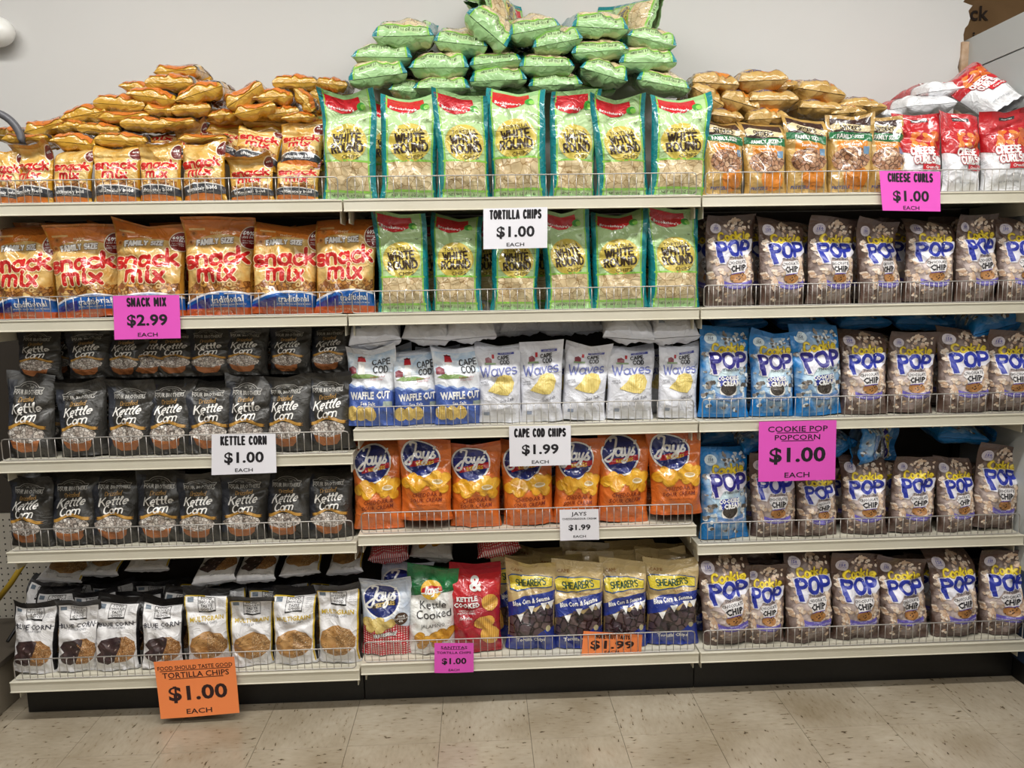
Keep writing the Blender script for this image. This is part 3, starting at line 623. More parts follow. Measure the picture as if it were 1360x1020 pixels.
# blue corn & sesame
p=kind('sesame','blue_corn_chip_bag',.182,.325,.09,f('c9b07c'),f('bfa878'),f('22368c'))
p.T(f('9a6a3a'),'CAPE',-.28,.88,.06,4,1.2,.01,0,4)
p.P(f('26508a'),[(-.46,.79),(-.38,.82),(.1,.83),(.44,.80),(.44,.69),(.1,.68),(-.28,.635),(-.43,.65)],2)
p.P(f('dcc63c'),[(-.445,.785),(-.38,.805),(.1,.82),(.43,.79),(.43,.70),(.1,.69),(-.28,.65),(-.42,.665)],3)
p.S(f('1d4a34'),"SHEARER'S",.0,.74,.125,.022,5,.80,0,5,0,.0,.06); p.T(f('9a5a2a'),'SELECTION',.12,.645,.03,4)
p.P(f('22368c'),[(-.5,.50),(-.2,.585),(.5,.655),(.5,.52),(.2,.50),(-.1,.44),(-.5,.34)],2)
p.P(f(('5c4a4c','40323a','74605e','241c22'),'darkchips'),[(-.47,.12),(-.46,.36),(-.3,.40),(-.2,.36),(-.1,.46),(.1,.43),(.2,.49),(.36,.46),(.46,.50),(.47,.2),(.2,.12)],3)
for (x,v) in ((-.24,.35),(.0,.435),(.26,.475),(.4,.49)): p.P(WHT,[(x-.06,v+.045),(x+.08,v+.06),(x+.02,v-.03)],4)
p.T(WHT,'Blue Corn & Sesame',.0,.545,.085,5,.72,.035,.08,10)
p.P(f('22368c'),[(-.5,0),(-.5,.15),(.1,.165),(.3,.24),(.5,.26),(.5,0)],4); p.T(WHT,'Tortilla Chips',.0,.125,.075,5,.95,.03,0,2)
p.E(f('b9b08a'),.36,.25,.05,.06,5,12)
# ---------------------------------------------------------------- room
WCOL=plain('painted_wall','cccbc9',.6,var=('c6c5c2',.8)); DK=plain('black_kick_paint','0c0b0b',.45)
YW=.53; XS=2.444
struct=lambda o:tag(o,kind='structure')
def jag_wall():
    rd=random.Random(3); xe=XS-.005; pts=[(-4.5,0),(2.40,0),(2.40,2.2)]
    z=2.2; zt=2.45
    while z<4.0:
        pts.append((xe-.02+rd.uniform(-.012,.012)+(.03 if z>2.45 else 0)*rd.random(),z)); z+=rd.uniform(.012,.03) if z>2.2 and z<3 else .12
    pts+=[(xe,4.0),(-4.5,4.0)]
    tri=tessellate_polygon([[Vector((a,b,0)) for a,b in pts]]); n=len(pts)
    V=[(a,YW,b) for a,b in pts]+[(a,YW+.014,b) for a,b in pts]
    Fc=[tuple(t) for t in tri]+[tuple(i+n for i in t)[::-1] for t in tri]+[(i,(i+1)%n,n+(i+1)%n,n+i) for i in range(n)]
    me=bpy.data.meshes.new('wall_back'); me.from_pydata(V,[],Fc); me.materials.append(WCOL); me.materials.append(plain('torn_board_core','9a7a5c',.9))
    for k in range(len(me.polygons)-n+2,len(me.polygons)-2): me.polygons[k].material_index=1
    return me
struct(link('wall_back',jag_wall()))
PEG=plain('pegboard_white','b9b2a4',.6)
SHX=[-1.219,0,1.219,2.438]
struct(boxes('wall_right',[(XS,XS+.03,-6.5,YW+.35,.42,2.322),(XS,XS+.03,-6.5,YW+.35,2.328,2.452)],plain('grey_panel','b3b6b4',.5)))
wr=bpy.data.objects['wall_right']
boxes('lower_panel',[(XS-.002,XS+.032,-6.5,YW+.35,.075,.42)],plain('blue_panel','2b3a55',.5),wr)
boxes('kick_strip',[(XS-.006,XS+.034,-6.5,YW+.35,0,.075)],DK,wr)
struct(boxes('trim_1',[(XS-.028,XS+.0,YW-.012,YW+.03,1.2,2.44)],plain('torn_trim','c9b199',.85,var=('a5835f',25))))
struct(boxes('corner_shade_sheet',[(-2.2,-1.235,.452,.464,.622,1.75)],plain('shade_toned_backing','3b342c',.7)));struct(boxes('wall_left',[(-4.5,-4.45,-6.5,YW,0,3.5)],WCOL)); struct(boxes('wall_front',[(-4.5,5.5,-6.55,-6.5,0,3.5)],WCOL))  # first box: dark sheet added above the corner pegboard, its colour stands for shade
struct(boxes('wall_far',[(XS-.6,5.5,1.6,1.65,0,3.5)],plain('stockroom_wall','3a2c1e',.9))); struct(boxes('trim_2',[(5.45,5.5,-6.5,1.6,0,3.5)],WCOL))
struct(boxes('ceiling',[(-4.5,5.5,-6.5,YW+1.2,3.5,3.55)],plain('ceiling_paint','e6e4de',.8)))
# floor: base slab and single vinyl tiles
def tile_mat():
    m,nt=base_mat('vinyl_tile',.32,0,.35)
    mp=nt.N('ShaderNodeMapping'); mp.inputs['Scale'].default_value=(34,85,1); ad=nt.N('ShaderNodeVectorMath',operation='ADD'); oi=nt.N('ShaderNodeObjectInfo')
    sc_=nt.N('ShaderNodeVectorMath',operation='SCALE'); cb=nt.N('ShaderNodeCombineXYZ'); nt.L(oi.outputs['Random'],cb.inputs[0]); nt.L(oi.outputs['Random'],cb.inputs[2]); nt.L(cb.outputs[0],sc_.inputs[0]); sc_.inputs['Scale'].default_value=37
    nt.L(nt.tc,ad.inputs[0]); nt.L(sc_.outputs[0],ad.inputs[1]); nt.L(ad.outputs[0],mp.inputs['Vector'])
    n=nt.N('ShaderNodeTexNoise'); n.inputs['Scale'].default_value=1; n.inputs['Detail'].default_value=3; nt.L(mp.outputs[0],n.inputs['Vector'])
    c1=nt.ramp(n.outputs['Fac'],[(.29,'4c4234'),(.335,'a3957f'),(.40,'aa9f8c'),(.7,'b2a794'),(.8,'bcb1a0')])
    n2=nt.N('ShaderNodeTexNoise'); n2.inputs['Scale'].default_value=3; n2.inputs['Detail'].default_value=4; g=nt.N('ShaderNodeNewGeometry'); nt.L(g.outputs['Position'],n2.inputs['Vector'])
    c2=nt.ramp(n2.outputs['Fac'],[(.3,'d2cbbf'),(.65,'ffffff')])
    mx=nt.N('ShaderNodeMix',data_type='RGBA',blend_type='MULTIPLY'); mx.inputs[0].default_value=1; nt.L(c1,mx.inputs[6]); nt.L(c2,mx.inputs[7]); nt.L(mx.outputs[2],nt.b.inputs['Base Color'])
    nt.L(nt.ramp(n2.outputs['Fac'],[(.3,'8c8c8c'),(.7,'5c5c5c')]),nt.b.inputs['Roughness']); return m
fl=struct(boxes('floor',[(-4.5,5.5,-6.5,1.65,-.06,-.004)],plain('floor_grout','6e6454',.8)))
tm=tile_mat(); T=.3048; bm=bmesh.new(); bmesh.ops.create_cube(bm,size=1)
for v in bm.verts: v.co=Vector((v.co.x*(T-.0012),v.co.y*(T-.0012),v.co.z*.003))
bmesh.ops.bevel(bm,geom=[e for e in bm.edges if e.verts[0].co.z>0 and e.verts[1].co.z>0],offset=.0006,segments=1,affect='EDGES')
tme=bpy.data.meshes.new('tile'); bm.to_mesh(tme); bm.free(); tme.materials.append(tm)
for i in range(-6,10):
    for j in range(-5,2):
        o=link('tile',tme,fl); o.location=(-.0174+T*(i+.5),-.2755+T*(j+.5),-.0025); o.rotation_euler=(0,0,(PI/2)*((i+j)%2)+(PI if (i*7+j*3)%4==1 else 0))
# ceiling lamps
ORD_=['nearest','middle','farthest']; HS=plain('lamp_housing','e9e9e4',.5)
em=bpy.data.materials.new('lamp_tube'); em.use_nodes=True; em.node_tree.nodes['Principled BSDF'].inputs['Emission Color'].default_value=(1,.97,.92,1); em.node_tree.nodes['Principled BSDF'].inputs['Emission Strength'].default_value=4
for k,l in enumerate(LAMPS):
    x,y,z=l.location; t=thing('ceiling_lamp','long white fluorescent ceiling lamp, %s row over the aisle, %s side'%(ORD_[k//2],'left' if k%2==0 else 'right'),'lamp',(x,y,3.5),group='fluorescent lamps over the aisle')
    boxes('housing',[(-1.18,1.18,-.09,.09,-.07,0)],HS,t,.005); 
    for s in (-.045,.045): tube('lamp_tube',[(-1.14,s,-.09),(1.14,s,-.09)],.018,em,t)
# ---------------------------------------------------------------- shelving
CRM_=plain('cream_enamel','dad5c4',.38,var=('cec8b4',3)); WIRE=plain('chrome_wire','b4b0ab',.35,.6); BACK=plain('shade_toned_backing','3b342c',.7)  # BACK: shade inside the shelves is put into the backing's dark brown
D=.44
ROWS={('L',1):1.7952,('C',1):1.7952,('R',1):1.7952,('L',2):1.4117,('C',2):1.4117,('R',2):1.4117,('L',3):.9271,('C',3):1.0106,('R',3):1.0106,
      ('L',4):.6054,('C',4):.6305,('R',4):.5583,('L',5):.1552,('C',5):.1745,('R',5):.1736}
SIDE={'L':(-1.219,0),'C':(0,1.219),'R':(1.219,2.438)}; SN={'L':'left','C':'centre','R':'right'}; RN={1:'top',2:'second',3:'third',4:'fourth',5:'bottom'}
HOLE=plain('peg_hole','1a1714',.9)
for s,(x0,x1) in SIDE.items():
    t=thing('gondola_frame','%s bay of the shelving, %s'%(SN[s],{'L':'kettle corn and snack mix hang over its black kick plate','C':'tortilla chip pile over its black kick plate','R':'pretzels and cookie popcorn above its black kick plate'}[s]),'shelving',((x0+x1)/2,.45,0),group='shelving bays'); hw=.6095
    boxes('back_panel',[(-hw+.002,hw-.002,.0,.012,.09,1.83)],BACK,t)
    boxes('upright',[(-hw,-hw+.03,-.03,.03,0,2.05 if s!='L' else 1.9)],plain('upright_dark','2a2622',.5),t); 
    if s=='R': boxes('upright',[(hw-.03,hw,-.03,.03,0,1.9)],plain('upright_dark','2a2622',.5),t); boxes('end_post',[(hw-.012,hw+.012,-.32,-.30,.04,.135)],CRM_,t)
    boxes('kick_plate',[(-hw+(.012 if s=='L' else .001),hw-.001,-.434,-.42,.0,.135)],plain('black_kick','070707',.42,var=('121110',60)),t,.002)
for (s,r),z in ROWS.items():
    x0,x1=SIDE[s]; yf=0 if r<5 else -.056; g=.0025
    t=thing('shelf','%s shelf of the %s bay, cream steel with a %s front lip'%(RN[r],SN[s],'worn' if r==5 else 'plain'),'shelf',((x0+x1)/2,yf,z),group='cream steel shelves'); hw=(x1-x0)/2-g; d=D-yf-.01
    boxes('deck',[(-hw,hw,.004,d,-.022,-.0)],CRM_,t,.001)
    boxes('front_lip',[(-hw,hw,-.004,.006,-.038,.001)],CRM_,t,.003,2); boxes('lip_bead',[(-hw,hw,-.007,.002,-.004,.0015),(-hw,hw,-.007,.002,-.0385,-.034)],CRM_,t,.0015)
    for sg in (-1,1): boxes('bracket',[(sg*(hw-.012)-.002,sg*(hw-.012)+.002,.03,d,-.075,-.022)],CRM_,t,.001)
    # wire fence standing on the shelf edge
    f_=thing('wire_fence','chrome wire fence along the %s shelf of the %s bay'%(RN[r],SN[s]),'shelf fence',((x0+x1)/2,yf+.008,z+.002),group='wire shelf fences'); fw_=(x1-x0)/2-.016; h=.076; rr=.012
    loop=[(-fw_+rr,0,h),(fw_-rr,0,h),(fw_-.003,0,h-.003),(fw_,0,h-rr),(fw_,0,.008),(fw_-.004,0,.004),(fw_-rr,0,.002),(-fw_+rr,0,.002),(-fw_+.004,0,.004),(-fw_,0,.008),(-fw_,0,h-rr),(-fw_+.003,0,h-.003)]
    tube('frame_wire',loop,.002,WIRE,f_,6,True)
    if 'wire' not in MC: o=tube('wire',[(0,0,.002),(0,0,h)],.00135,WIRE,f_,5); MC['wire']=o.data; bpy.data.objects.remove(o)
    pitch=.0165 if (s,r)==('R',2) else .0254; n=int(2*fw_/pitch); rd=random.Random(r*3+ord(s))
    for k in range(1,n):
        o=link('wire',MC['wire'],f_); o.location=(-fw_+k*2*fw_/n,0.0008,0)
# corner pegboard, neighbouring unit on the left, odds and ends
pg=struct(boxes('wall_corner',[(-2.2,-1.235,.452,.464,.02,.62)],PEG)); hm=None
for i in range(16):
    for j in range(22):
        x=-1.262-.0254*i*1.0; z=.06+.0254*j
        if hm is None:
            o=tube('peg_hole',[(0,0,0),(0,-.0008,0)],.0032,HOLE,pg,8); hm=o.data
        else: o=link('peg_hole',hm,pg)
        o.location=(x,.4518,z)
su=thing('side_shelving','cream base of the neighbouring shelving running toward the aisle, left edge','shelving',(-1.30,-1.2,0))
boxes('kick_panel',[(-.02,.0,-1.2,1.6,0,.17)],plain('beige_kick','8a8070',.6),su,.002); boxes('deck',[(-.5,.015,-1.2,1.6,.175,.20)],plain('deck_brown','4a4238',.6),su,.003)
boxes('back_panel',[(-.52,-.5,-1.2,1.6,0,1.6)],BACK,su)
YELT=plain('yellow_plastic','b0902c',.4)
tag(tube('price_rail',[tuple(at(-6,800,.30)),tuple(at(14,775,.30)),tuple(at(38,738,.30))],.011,YELT),'yellow tube slanting in the corner beside the white pegboard','rail')
tag(tube('peg_hook',[tuple(at(52,795,.28)),tuple(at(30,822,.2)),tuple(at(10,852,.1))],.006,DK),'thin black rod leaning against the corner pegboard','rod')
GR=plain('dark_grey_plastic','55555a',.4); a=at(-14,192,.1)
tag(tube('basket_handle',[tuple(a+np.array([.11*math.sin(R(q)),0,.11*math.cos(R(q))])) for q in range(-90,91,9)],.013,GR,None,10),'dark grey curved handle at the far left of the top shelf','handle')
a=at(-6,42,YW-.05)
def dome():
    bm=bmesh.new(); bmesh.ops.create_uvsphere(bm,u_segments=24,v_segments=14,radius=.07)
    for v in bm.verts: v.co.y*=.7; v.co.z*=.8
    me=bpy.data.meshes.new('d'); bm.to_mesh(me); bm.free(); me.materials.append(plain('white_plastic','e8e8e4',.3)); me.polygons.foreach_set('use_smooth',[True]*len(me.polygons)); return me
o=link('wall_dome',dome()); o.location=a; tag(o,'small white dome fixed high on the wall, left edge','fixture')
# cardboard box beyond the torn wall edge
p0=at(1296,55,.95); bx=thing('cardboard_box','brown cardboard box with dark printed letters seen beyond the torn wall','box',(2.93,1.15,1.8))
CB=plain('cardboard','8a6b47',.85,var=('7a5c3a',6)); boxes('carton',[(-.42,.42,-.15,.25,-.6,1.2)],CB,bx,.004)
boxes('flap_tape',[(-.42,.42,-.153,-.15,.44,.5)],plain('tape','a5825a',.5),bx)
def flat_text(name,t,size,mat,parent,loc,bold=.02,sx=1):
    V,Fc=fontmesh(t,bold,3); me=bpy.data.meshes.new(name); me.from_pydata([(v[0]*size/.7*sx,0,v[1]*size/.7) for v in V],[],Fc); me.materials.append(mat); o=link(name,me,parent); o.location=loc; return o
INK=plain('black_ink','2a1c12',.8)
tq=at(1299,18,1.0); flat_text('lettering','ck',.062,INK,bx,(tq[0]-2.93,-.156,tq[2]-1.8-.03)); flat_text('lettering','in',.05,INK,bx,(tq[0]-2.93,-.156,tq[2]-1.8-.13))

# ---------------------------------------------------------------- bags
LB=[]      # (object, words, x)
ORD=['first','second','third','fourth','fifth','sixth','seventh','eighth','ninth','tenth','eleventh','twelfth','thirteenth','fourteenth']
LOOK={'green':'green tortilla chip bag','family':'orange snack mix bag with a blue band','bold':'small golden snack mix bag','pretzel':'tan pretzel nugget bag','curls':'red and white cheese curl bag',
 'choc':'brown chocolate chip popcorn bag','cream':'bright blue popcorn bag','kettle':'charcoal kettle corn bag','waffle':'blue and white waffle-cut chip bag with a lighthouse','waves':'white wavy chip bag',
 'ridges':'orange ridged chip bag with a round blue logo','blue':'white blue-corn chip bag with black top','multi':'white multigrain chip bag with yellow lettering','gingham':'red gingham chip bag with a round blue logo',
 'jalapeno':'white jalapeno chip bag with green top','sriracha':'plain red kettle chip bag with a white ampersand','sesame':'tan and blue corn chip bag'}
CNT={}
SHORT={'green':'green tortilla chip bag','family':'orange snack mix bag','bold':'golden snack mix bag','pretzel':'tan pretzel bag','curls':'cheese curl bag','choc':'brown popcorn bag','cream':'blue popcorn bag','kettle':'charcoal kettle corn bag','waffle':'lighthouse waffle-cut chip bag','waves':'white wavy chip bag','ridges':'orange ridged chip bag','blue':'white blue-corn chip bag','multi':'white multigrain chip bag','gingham':'red gingham chip bag','jalapeno':'green-topped jalapeno chip bag','sriracha':'red kettle chip bag','sesame':'tan and blue corn chip bag'}
def place(key,cx,yt,yb,s,r,w=None,Y=.07,roll=0,lean=-6,yaw=None,sd=None,where='',fall=0,base=None):
    """a standing bag: centre column, top and bottom rows read in the photograph, built at depth Y on its shelf"""
    K=KINDS[key]; z0=ROWS[(s,r)]+.001 if base is None else base; rd=random.Random(int(cx*13+yt*7)); yf=0 if r<5 else -.056; Y+=yf
    roll=roll if roll else rd.uniform(-2.6,2.6)
    q=at(cx,(yt+yb)/2,Y); zt=at(cx,yt,Y)[2]
    if base is None and yb is not None: pass
    hh=(zt-z0)/math.cos(R(roll*.6)); ww=(w or K['w']*385)/scale_at(Y,q[2]); sx=min(1.15,max(.75,ww/(K['w']*.97))); sz=min(1.25,max(.7,hh/(K['h']*.985)))
    yaw=rd.uniform(-13,13) if yaw is None else yaw; lean+=rd.uniform(-2,2); n=CNT.get(key,0); CNT[key]=n+1; sd=n%5 if sd is None else sd
    xb=q[0]-math.sin(R(roll))*hh*.5
    o=bag(key,'up',sd,(xb,Y+.015,z0+abs(math.sin(R(roll)))*ww*.5*.6),(lean,roll,yaw),(sx,min(1.1,(sx+sz)/2),sz)); LB.append((o,key,s,r,'front' if not where else where,q[0],z0)); return o
def lie(key,cx,cy,w,h,roll,Y,s,r,sd=None,yaw=0,pitch=0,where='pile',flip=0):
    """a bag lying flat with its bottom end towards the aisle; cx,cy centre of that end, w,h its size in the photograph"""
    K=KINDS[key]; p_=at(cx,cy,Y); k=scale_at(Y,p_[2]); ww=w/k; n=CNT.get(key+'l',0); CNT[key+'l']=n+1; sd=n%3 if sd is None else sd
    sx=min(1.2,max(.6,ww/K['w'])); sy=min(1.3,max(.5,(h/k)/(K['t']*.97)))
    o=bag(key,'lie',sd,(p_[0],p_[1],p_[2]),(-90+pitch,-roll+(180 if flip else 0),yaw),(sx,sy,.92)); LB.append((o,key,s,r,where,p_[0],p_[2])); return o
# top shelf, left bay: small golden snack mix bags
for cx,yt,w in ((3,196,40),(39,190,58),(92,192,50),(153,190,60),(211,190,56),(267,186,60),(332,212,60),(393,212,56)): place('bold',cx,yt,268,'L',1,w,roll=0,Y=.055,lean=-4)
bold_pile=[(300,158,56,20,4,.21),(352,162,60,20,-3,.21),(408,160,56,20,2,.21),(60,186,60,18,3,.2),(120,182,60,18,-2,.21),(300,172,56,18,4,.21),(360,176,60,20,-3,.21),(410,176,56,20,2,.21),(57,169,54,22,14,.16),(110,153,62,23,10,.17),(158,139,72,22,-4,.17),(163,155,68,16,3,.15),(200,129,66,21,-8,.16),(224,110,64,20,0,.17),(209,146,38,16,-3,.16),(264,124,66,24,17,.15),(253,145,54,17,3,.16),
 (324,127,58,26,32,.14),(362,129,56,20,2,.15),(391,110,60,19,0,.17),(338,146,58,20,12,.13),(402,133,38,18,-52,.13),(376,150,44,16,6,.15),(426,130,36,20,-22,.19),(294,153,36,14,4,.15),(8,180,30,18,-5,.15),
 (30,184,60,14,2,.12),(96,190,60,22,-6,.11),(160,187,76,18,-3,.11),(268,184,66,12,1,.10),(396,156,46,12,3,.12),(190,165,62,17,-2,.14),(232,163,52,15,4,.14),(90,168,44,14,8,.15),(130,172,56,15,-4,.14),(232,94,58,18,4,.27),(180,117,46,16,-8,.25),(440,112,44,16,-6,.26)]
for q in bold_pile: lie('bold',q[0],q[1],q[2],q[3],q[4],q[5],'L',1,pitch=8)
place('bold',341,160,220,'L',1,58,Y=.085,roll=12,base=1.905,lean=-20,where='upper row'); place('bold',397,156,217,'L',1,56,Y=.085,roll=2,base=1.905,lean=-18,where='upper row')
place('bold',290,160,200,'L',1,48,Y=.12,roll=6,base=1.945,lean=-35,where='upper row'); place('bold',250,158,200,'L',1,40,Y=.13,roll=-10,base=1.945,lean=-35,where='upper row')
place('bold',205,158,195,'L',1,62,Y=.14,roll=2,base=1.96,lean=-45,where='upper row'); place('bold',110,166,198,'L',1,70,Y=.15,roll=-4,base=1.95,lean=-50,where='upper row')
# top shelf, centre: green tortilla chips
for cx,yt,w,ro in ((465,120,74,3),(542,119,76,1),(616,123,72,1),(688,111,78,0),(762,121,64,1),(827,126,74,0),(903,121,78,0)): place('green',cx,yt,258,'C',1,w,roll=ro,Y=.06,lean=-3)
place('green',437,150,262,'C',1,60,Y=.17,roll=-2,where='behind'); place('green',518,128,262,'C',1,60,Y=.19,roll=3,where='behind')
green_pile=[(536,48,84,36,1,.17),(507,76,82,30,-1,.18),(502,102,80,32,7,.16),(612,58,74,33,-6,.18),(583,90,82,33,0,.16),(646,40,70,38,-40,.15),(659,83,72,26,6,.17),(586,117,78,24,0,.15),(662,107,78,28,2,.16),
 (711,40,72,34,10,.16),(741,57,70,30,10,.15),(797,37,78,31,-3,.17),(798,68,80,28,4,.16),(866,54,70,28,-12,.17),(861,83,80,30,0,.16),(727,88,76,30,0,.15),(802,99,68,32,-16,.14),(738,113,74,22,2,.16),(882,112,76,30,-10,.15),
 (545,122,60,26,-6,.19),(630,122,60,24,4,.22),(790,122,60,20,6,.22),(690,124,60,20,0,.24)]
for q in green_pile: lie('green',q[0],q[1],q[2],q[3],q[4],q[5],'C',1,pitch=16)
o=place('green',690,-6,26,'C',1,96,Y=.2,roll=0,base=2.2,where='crowning'); o.rotation_euler=(R(-60),R(85),R(0)); o.location=tuple(at(642,12,.24)); o.scale=(.95,.7,.8)
o=place('green',800,10,40,'C',1,96,Y=.2,roll=0,base=2.2,where='crowning'); o.rotation_euler=(R(-58),R(-74),R(0)); o.location=tuple(at(872,24,.26)); o.scale=(.9,.7,.85)
o=place('green',625,10,40,'C',1,70,Y=.2,roll=0,base=2.2,where='crowning'); o.rotation_euler=(R(-62),R(30),R(0)); o.location=tuple(at(640,16,.3)); o.scale=(.8,.7,.6)
# top shelf, right: pretzels and cheese curls
for cx,yt,w in ((963,154,58),(1019,158,58),(1075,153,60),(1131,149,60),(1180,151,54)): place('pretzel',cx,yt,257,'R',1,w,roll=0,Y=.055,lean=-4)
for q in ((951,111,66,26,-4,.17),(1014,107,74,28,2,.17),(940,128,52,26,-30,.15),(984,137,56,26,-16,.15),(1028,133,72,26,0,.15),(1092,122,68,28,-9,.16),(1021,158,58,24,2,.12),(1091,144,62,22,-3,.14),(1146,141,72,22,-3,.17),(1044,115,40,16,8,.22),(966,155,46,20,-8,.13),(1128,150,50,20,3,.14)):
    lie('pretzel',*q[:6],'R',1,pitch=6)
for cx,yt,w in ((1224,148,62),(1281,149,58),(1337,145,62)): place('curls',cx,yt,255,'R',1,w,roll=0,Y=.055,lean=-4)
place('curls',1382,146,255,'R',1,58,Y=.055)
for q in ((1238,139,98,26,4,.15),(1262,119,62,24,6,.2),(1325,128,70,26,-8,.18),(1190,152,40,16,0,.2)): lie('curls',*q[:6],'R',1,pitch=6)
o=place('curls',1308,96,142,'R',1,66,Y=.11,roll=0,base=1.97,where='crowning'); o.rotation_euler=(R(-40),R(-32),R(0)); o.location=tuple(at(1336,146,.10)); o.scale=(1,1,.95)
# second shelf
for cx,yt,w in ((29,302,80),(112,302,82),(197,295,90),(289,292,88),(377,294,86),(457,290,80)): place('family',cx,yt,418,'L',2,w,roll=0,Y=.06,lean=-4)
for cx in (70,160,245,335,420): place('family',cx,300,418,'L',2,80,Y=.21,where='behind')
for cx,yt,w,ro in ((535,281,70,0),(607,283,68,0),(684,286,64,1),(756,276,66,-1),(822,278,74,0),(897,275,72,1)): place('green',cx,yt,410,'C',2,w,roll=ro,Y=.06,lean=-3)
for cx in (570,645,722,790,860): place('green',cx,290,410,'C',2,64,Y=.2,where='behind')
for cx,yt,w in ((970,287,70),(1040,291,66),(1106,292,70),(1172,293,64),(1238,292,66),(1299,286,66),(1358,290,62)): place('choc',cx,yt,403,'R',2,w,roll=0,Y=.065,lean=-5)
for cx in (940,1005,1072,1140,1205,1268,1330): place('choc',cx,291,403,'R',2,66,Y=.22,where='behind')
# third shelf
for cx,yt in ((37,498),(106,507),(170,506),(223,504),(277,503),(329,501),(382,499),(436,497)): place('kettle',cx,yt,604,'L',3,62,roll=0,Y=.06,lean=-5)
for cx,yt in ((60,500),(137,505),(198,503),(250,501),(303,500),(356,498),(410,496)): place('kettle',cx,yt,604,'L',3,58,Y=.17,where='behind')
for cx,yt in ((51,444),(117,443),(168,448),(197,447),(232,444),(279,438),(326,435),(384,434),(437,432)): place('kettle',cx,yt,505,'L',3,58,Y=.125,base=1.2-.004,lean=-5,where='upper row')
for cx in (78,150,215,256,304,356,410,455): place('kettle',cx,440,505,'L',3,56,Y=.25,base=1.19,where='upper row behind')
for cx,yt,w,ro in ((492,460,64,1),(552,466,60,-1),(609,461,64,0)): place('waffle',cx,yt,567,'C',3,w,roll=ro,Y=.06,lean=-4)
for cx,yt,w,ro in ((664,457,60,1),(718,455,58,0),(777,457,60,3),(838,459,64,2),(902,458,54,0)): place('waves',cx,yt,564,'C',3,w,roll=ro,Y=.065,lean=-4,yaw=-3)
for cx in (520,580): place('waffle',cx,462,567,'C',3,58,Y=.2,where='behind')
for cx in (640,690,748,808,872): place('waves',cx,462,565,'C',3,56,Y=.2,where='behind')
for q in ((498,455,80,34,6,.06),(566,451,66,32,-4,.07),(626,449,70,34,4,.07),(690,440,56,26,2,.19),(738,440,58,26,-3,.2),(835,450,72,34,-5,.06),(898,448,68,34,3,.065),(662,442,50,24,0,.2),(780,440,52,24,3,.2)): lie('waves',*q[:6],'C',3,pitch=32)
for cx,yt,w,ro in ((964,436,70,0),(1029,440,60,1),(1088,434,70,-2)): place('cream',cx,yt,553,'R',3,w,roll=ro,Y=.06,lean=-5)
for cx,yt,w,ro in ((1150,441,62,-1),(1212,443,64,0),(1283,438,72,0),(1345,443,66,0)): place('choc',cx,yt,551,'R',3,w,roll=ro,Y=.06,lean=-5)
for cx in (995,1060): place('cream',cx,440,553,'R',3,66,Y=.2,where='behind')
for cx in (1120,1182,1246,1315): place('choc',cx,443,551,'R',3,66,Y=.2,where='behind')
for q in ((985,433,80,20,4,.22),(1068,431,80,20,-3,.22),(1150,431,76,22,3,.2),(1225,431,80,22,-3,.19),(1328,436,76,38,14,.10),(1280,430,60,18,5,.22)): lie('cream',*q[:6],'R',3,pitch=12)
# fourth shelf
for cx,yt in ((38,634),(95,630),(152,628),(212,628),(266,628),(323,628),(380,626),(438,624)): place('kettle',cx,yt,726,'L',4,62,roll=0,Y=.06,lean=-5)
for cx in (66,124,182,240,296,352,410): place('kettle',cx,630,726,'L',4,58,Y=.18,where='behind')
for cx,yt,yb,w,ro,b in ((500,590,706,66,-1,None),(566,583,690,70,1,.665),(632,589,702,68,1,None),(700,588,702,68,0,None),(766,585,700,62,0,None),(829,578,699,70,0,None),(899,574,690,70,0,.66)): place('ridges',cx,yt,yb,'C',4,w,Y=.06 if b is None else .05,roll=ro,base=b,lean=-4,yaw=-2)
for cx in (535,600,668,735,798,864): place('ridges',cx,592,702,'C',4,66,Y=.2,where='behind')
place('cream',964,598,716,'R',4,70,Y=.06,lean=-5)
for cx,yt,w,ro in ((1029,607,62,0),(1088,622,60,0),(1150,613,60,0),(1214,610,62,0),(1272,612,54,0),(1328,598,66,7)): place('choc',cx,yt,715,'R',4,w,Y=.06,roll=ro,lean=-5)
for cx in (1000,1060,1120,1182,1246,1300): place('choc',cx,616,715,'R',4,60,Y=.2,where='behind')
o=place('cream',1190,572,612,'R',4,70,Y=.1,base=.86,where='lying sideways above'); o.rotation_euler=(R(-38),R(93),0); o.location=tuple(at(1136,592,.10)); o.scale=(.95,1,.95)
for q in ((965,588,84,24,5,.2),(1010,590,50,22,30,.1),(1280,583,90,24,-5,.14),(1345,585,60,24,-12,.2),(1060,592,90,24,0,.2),(1122,596,40,24,30,.13)): lie('cream',*q[:6],'R',4,pitch=12)
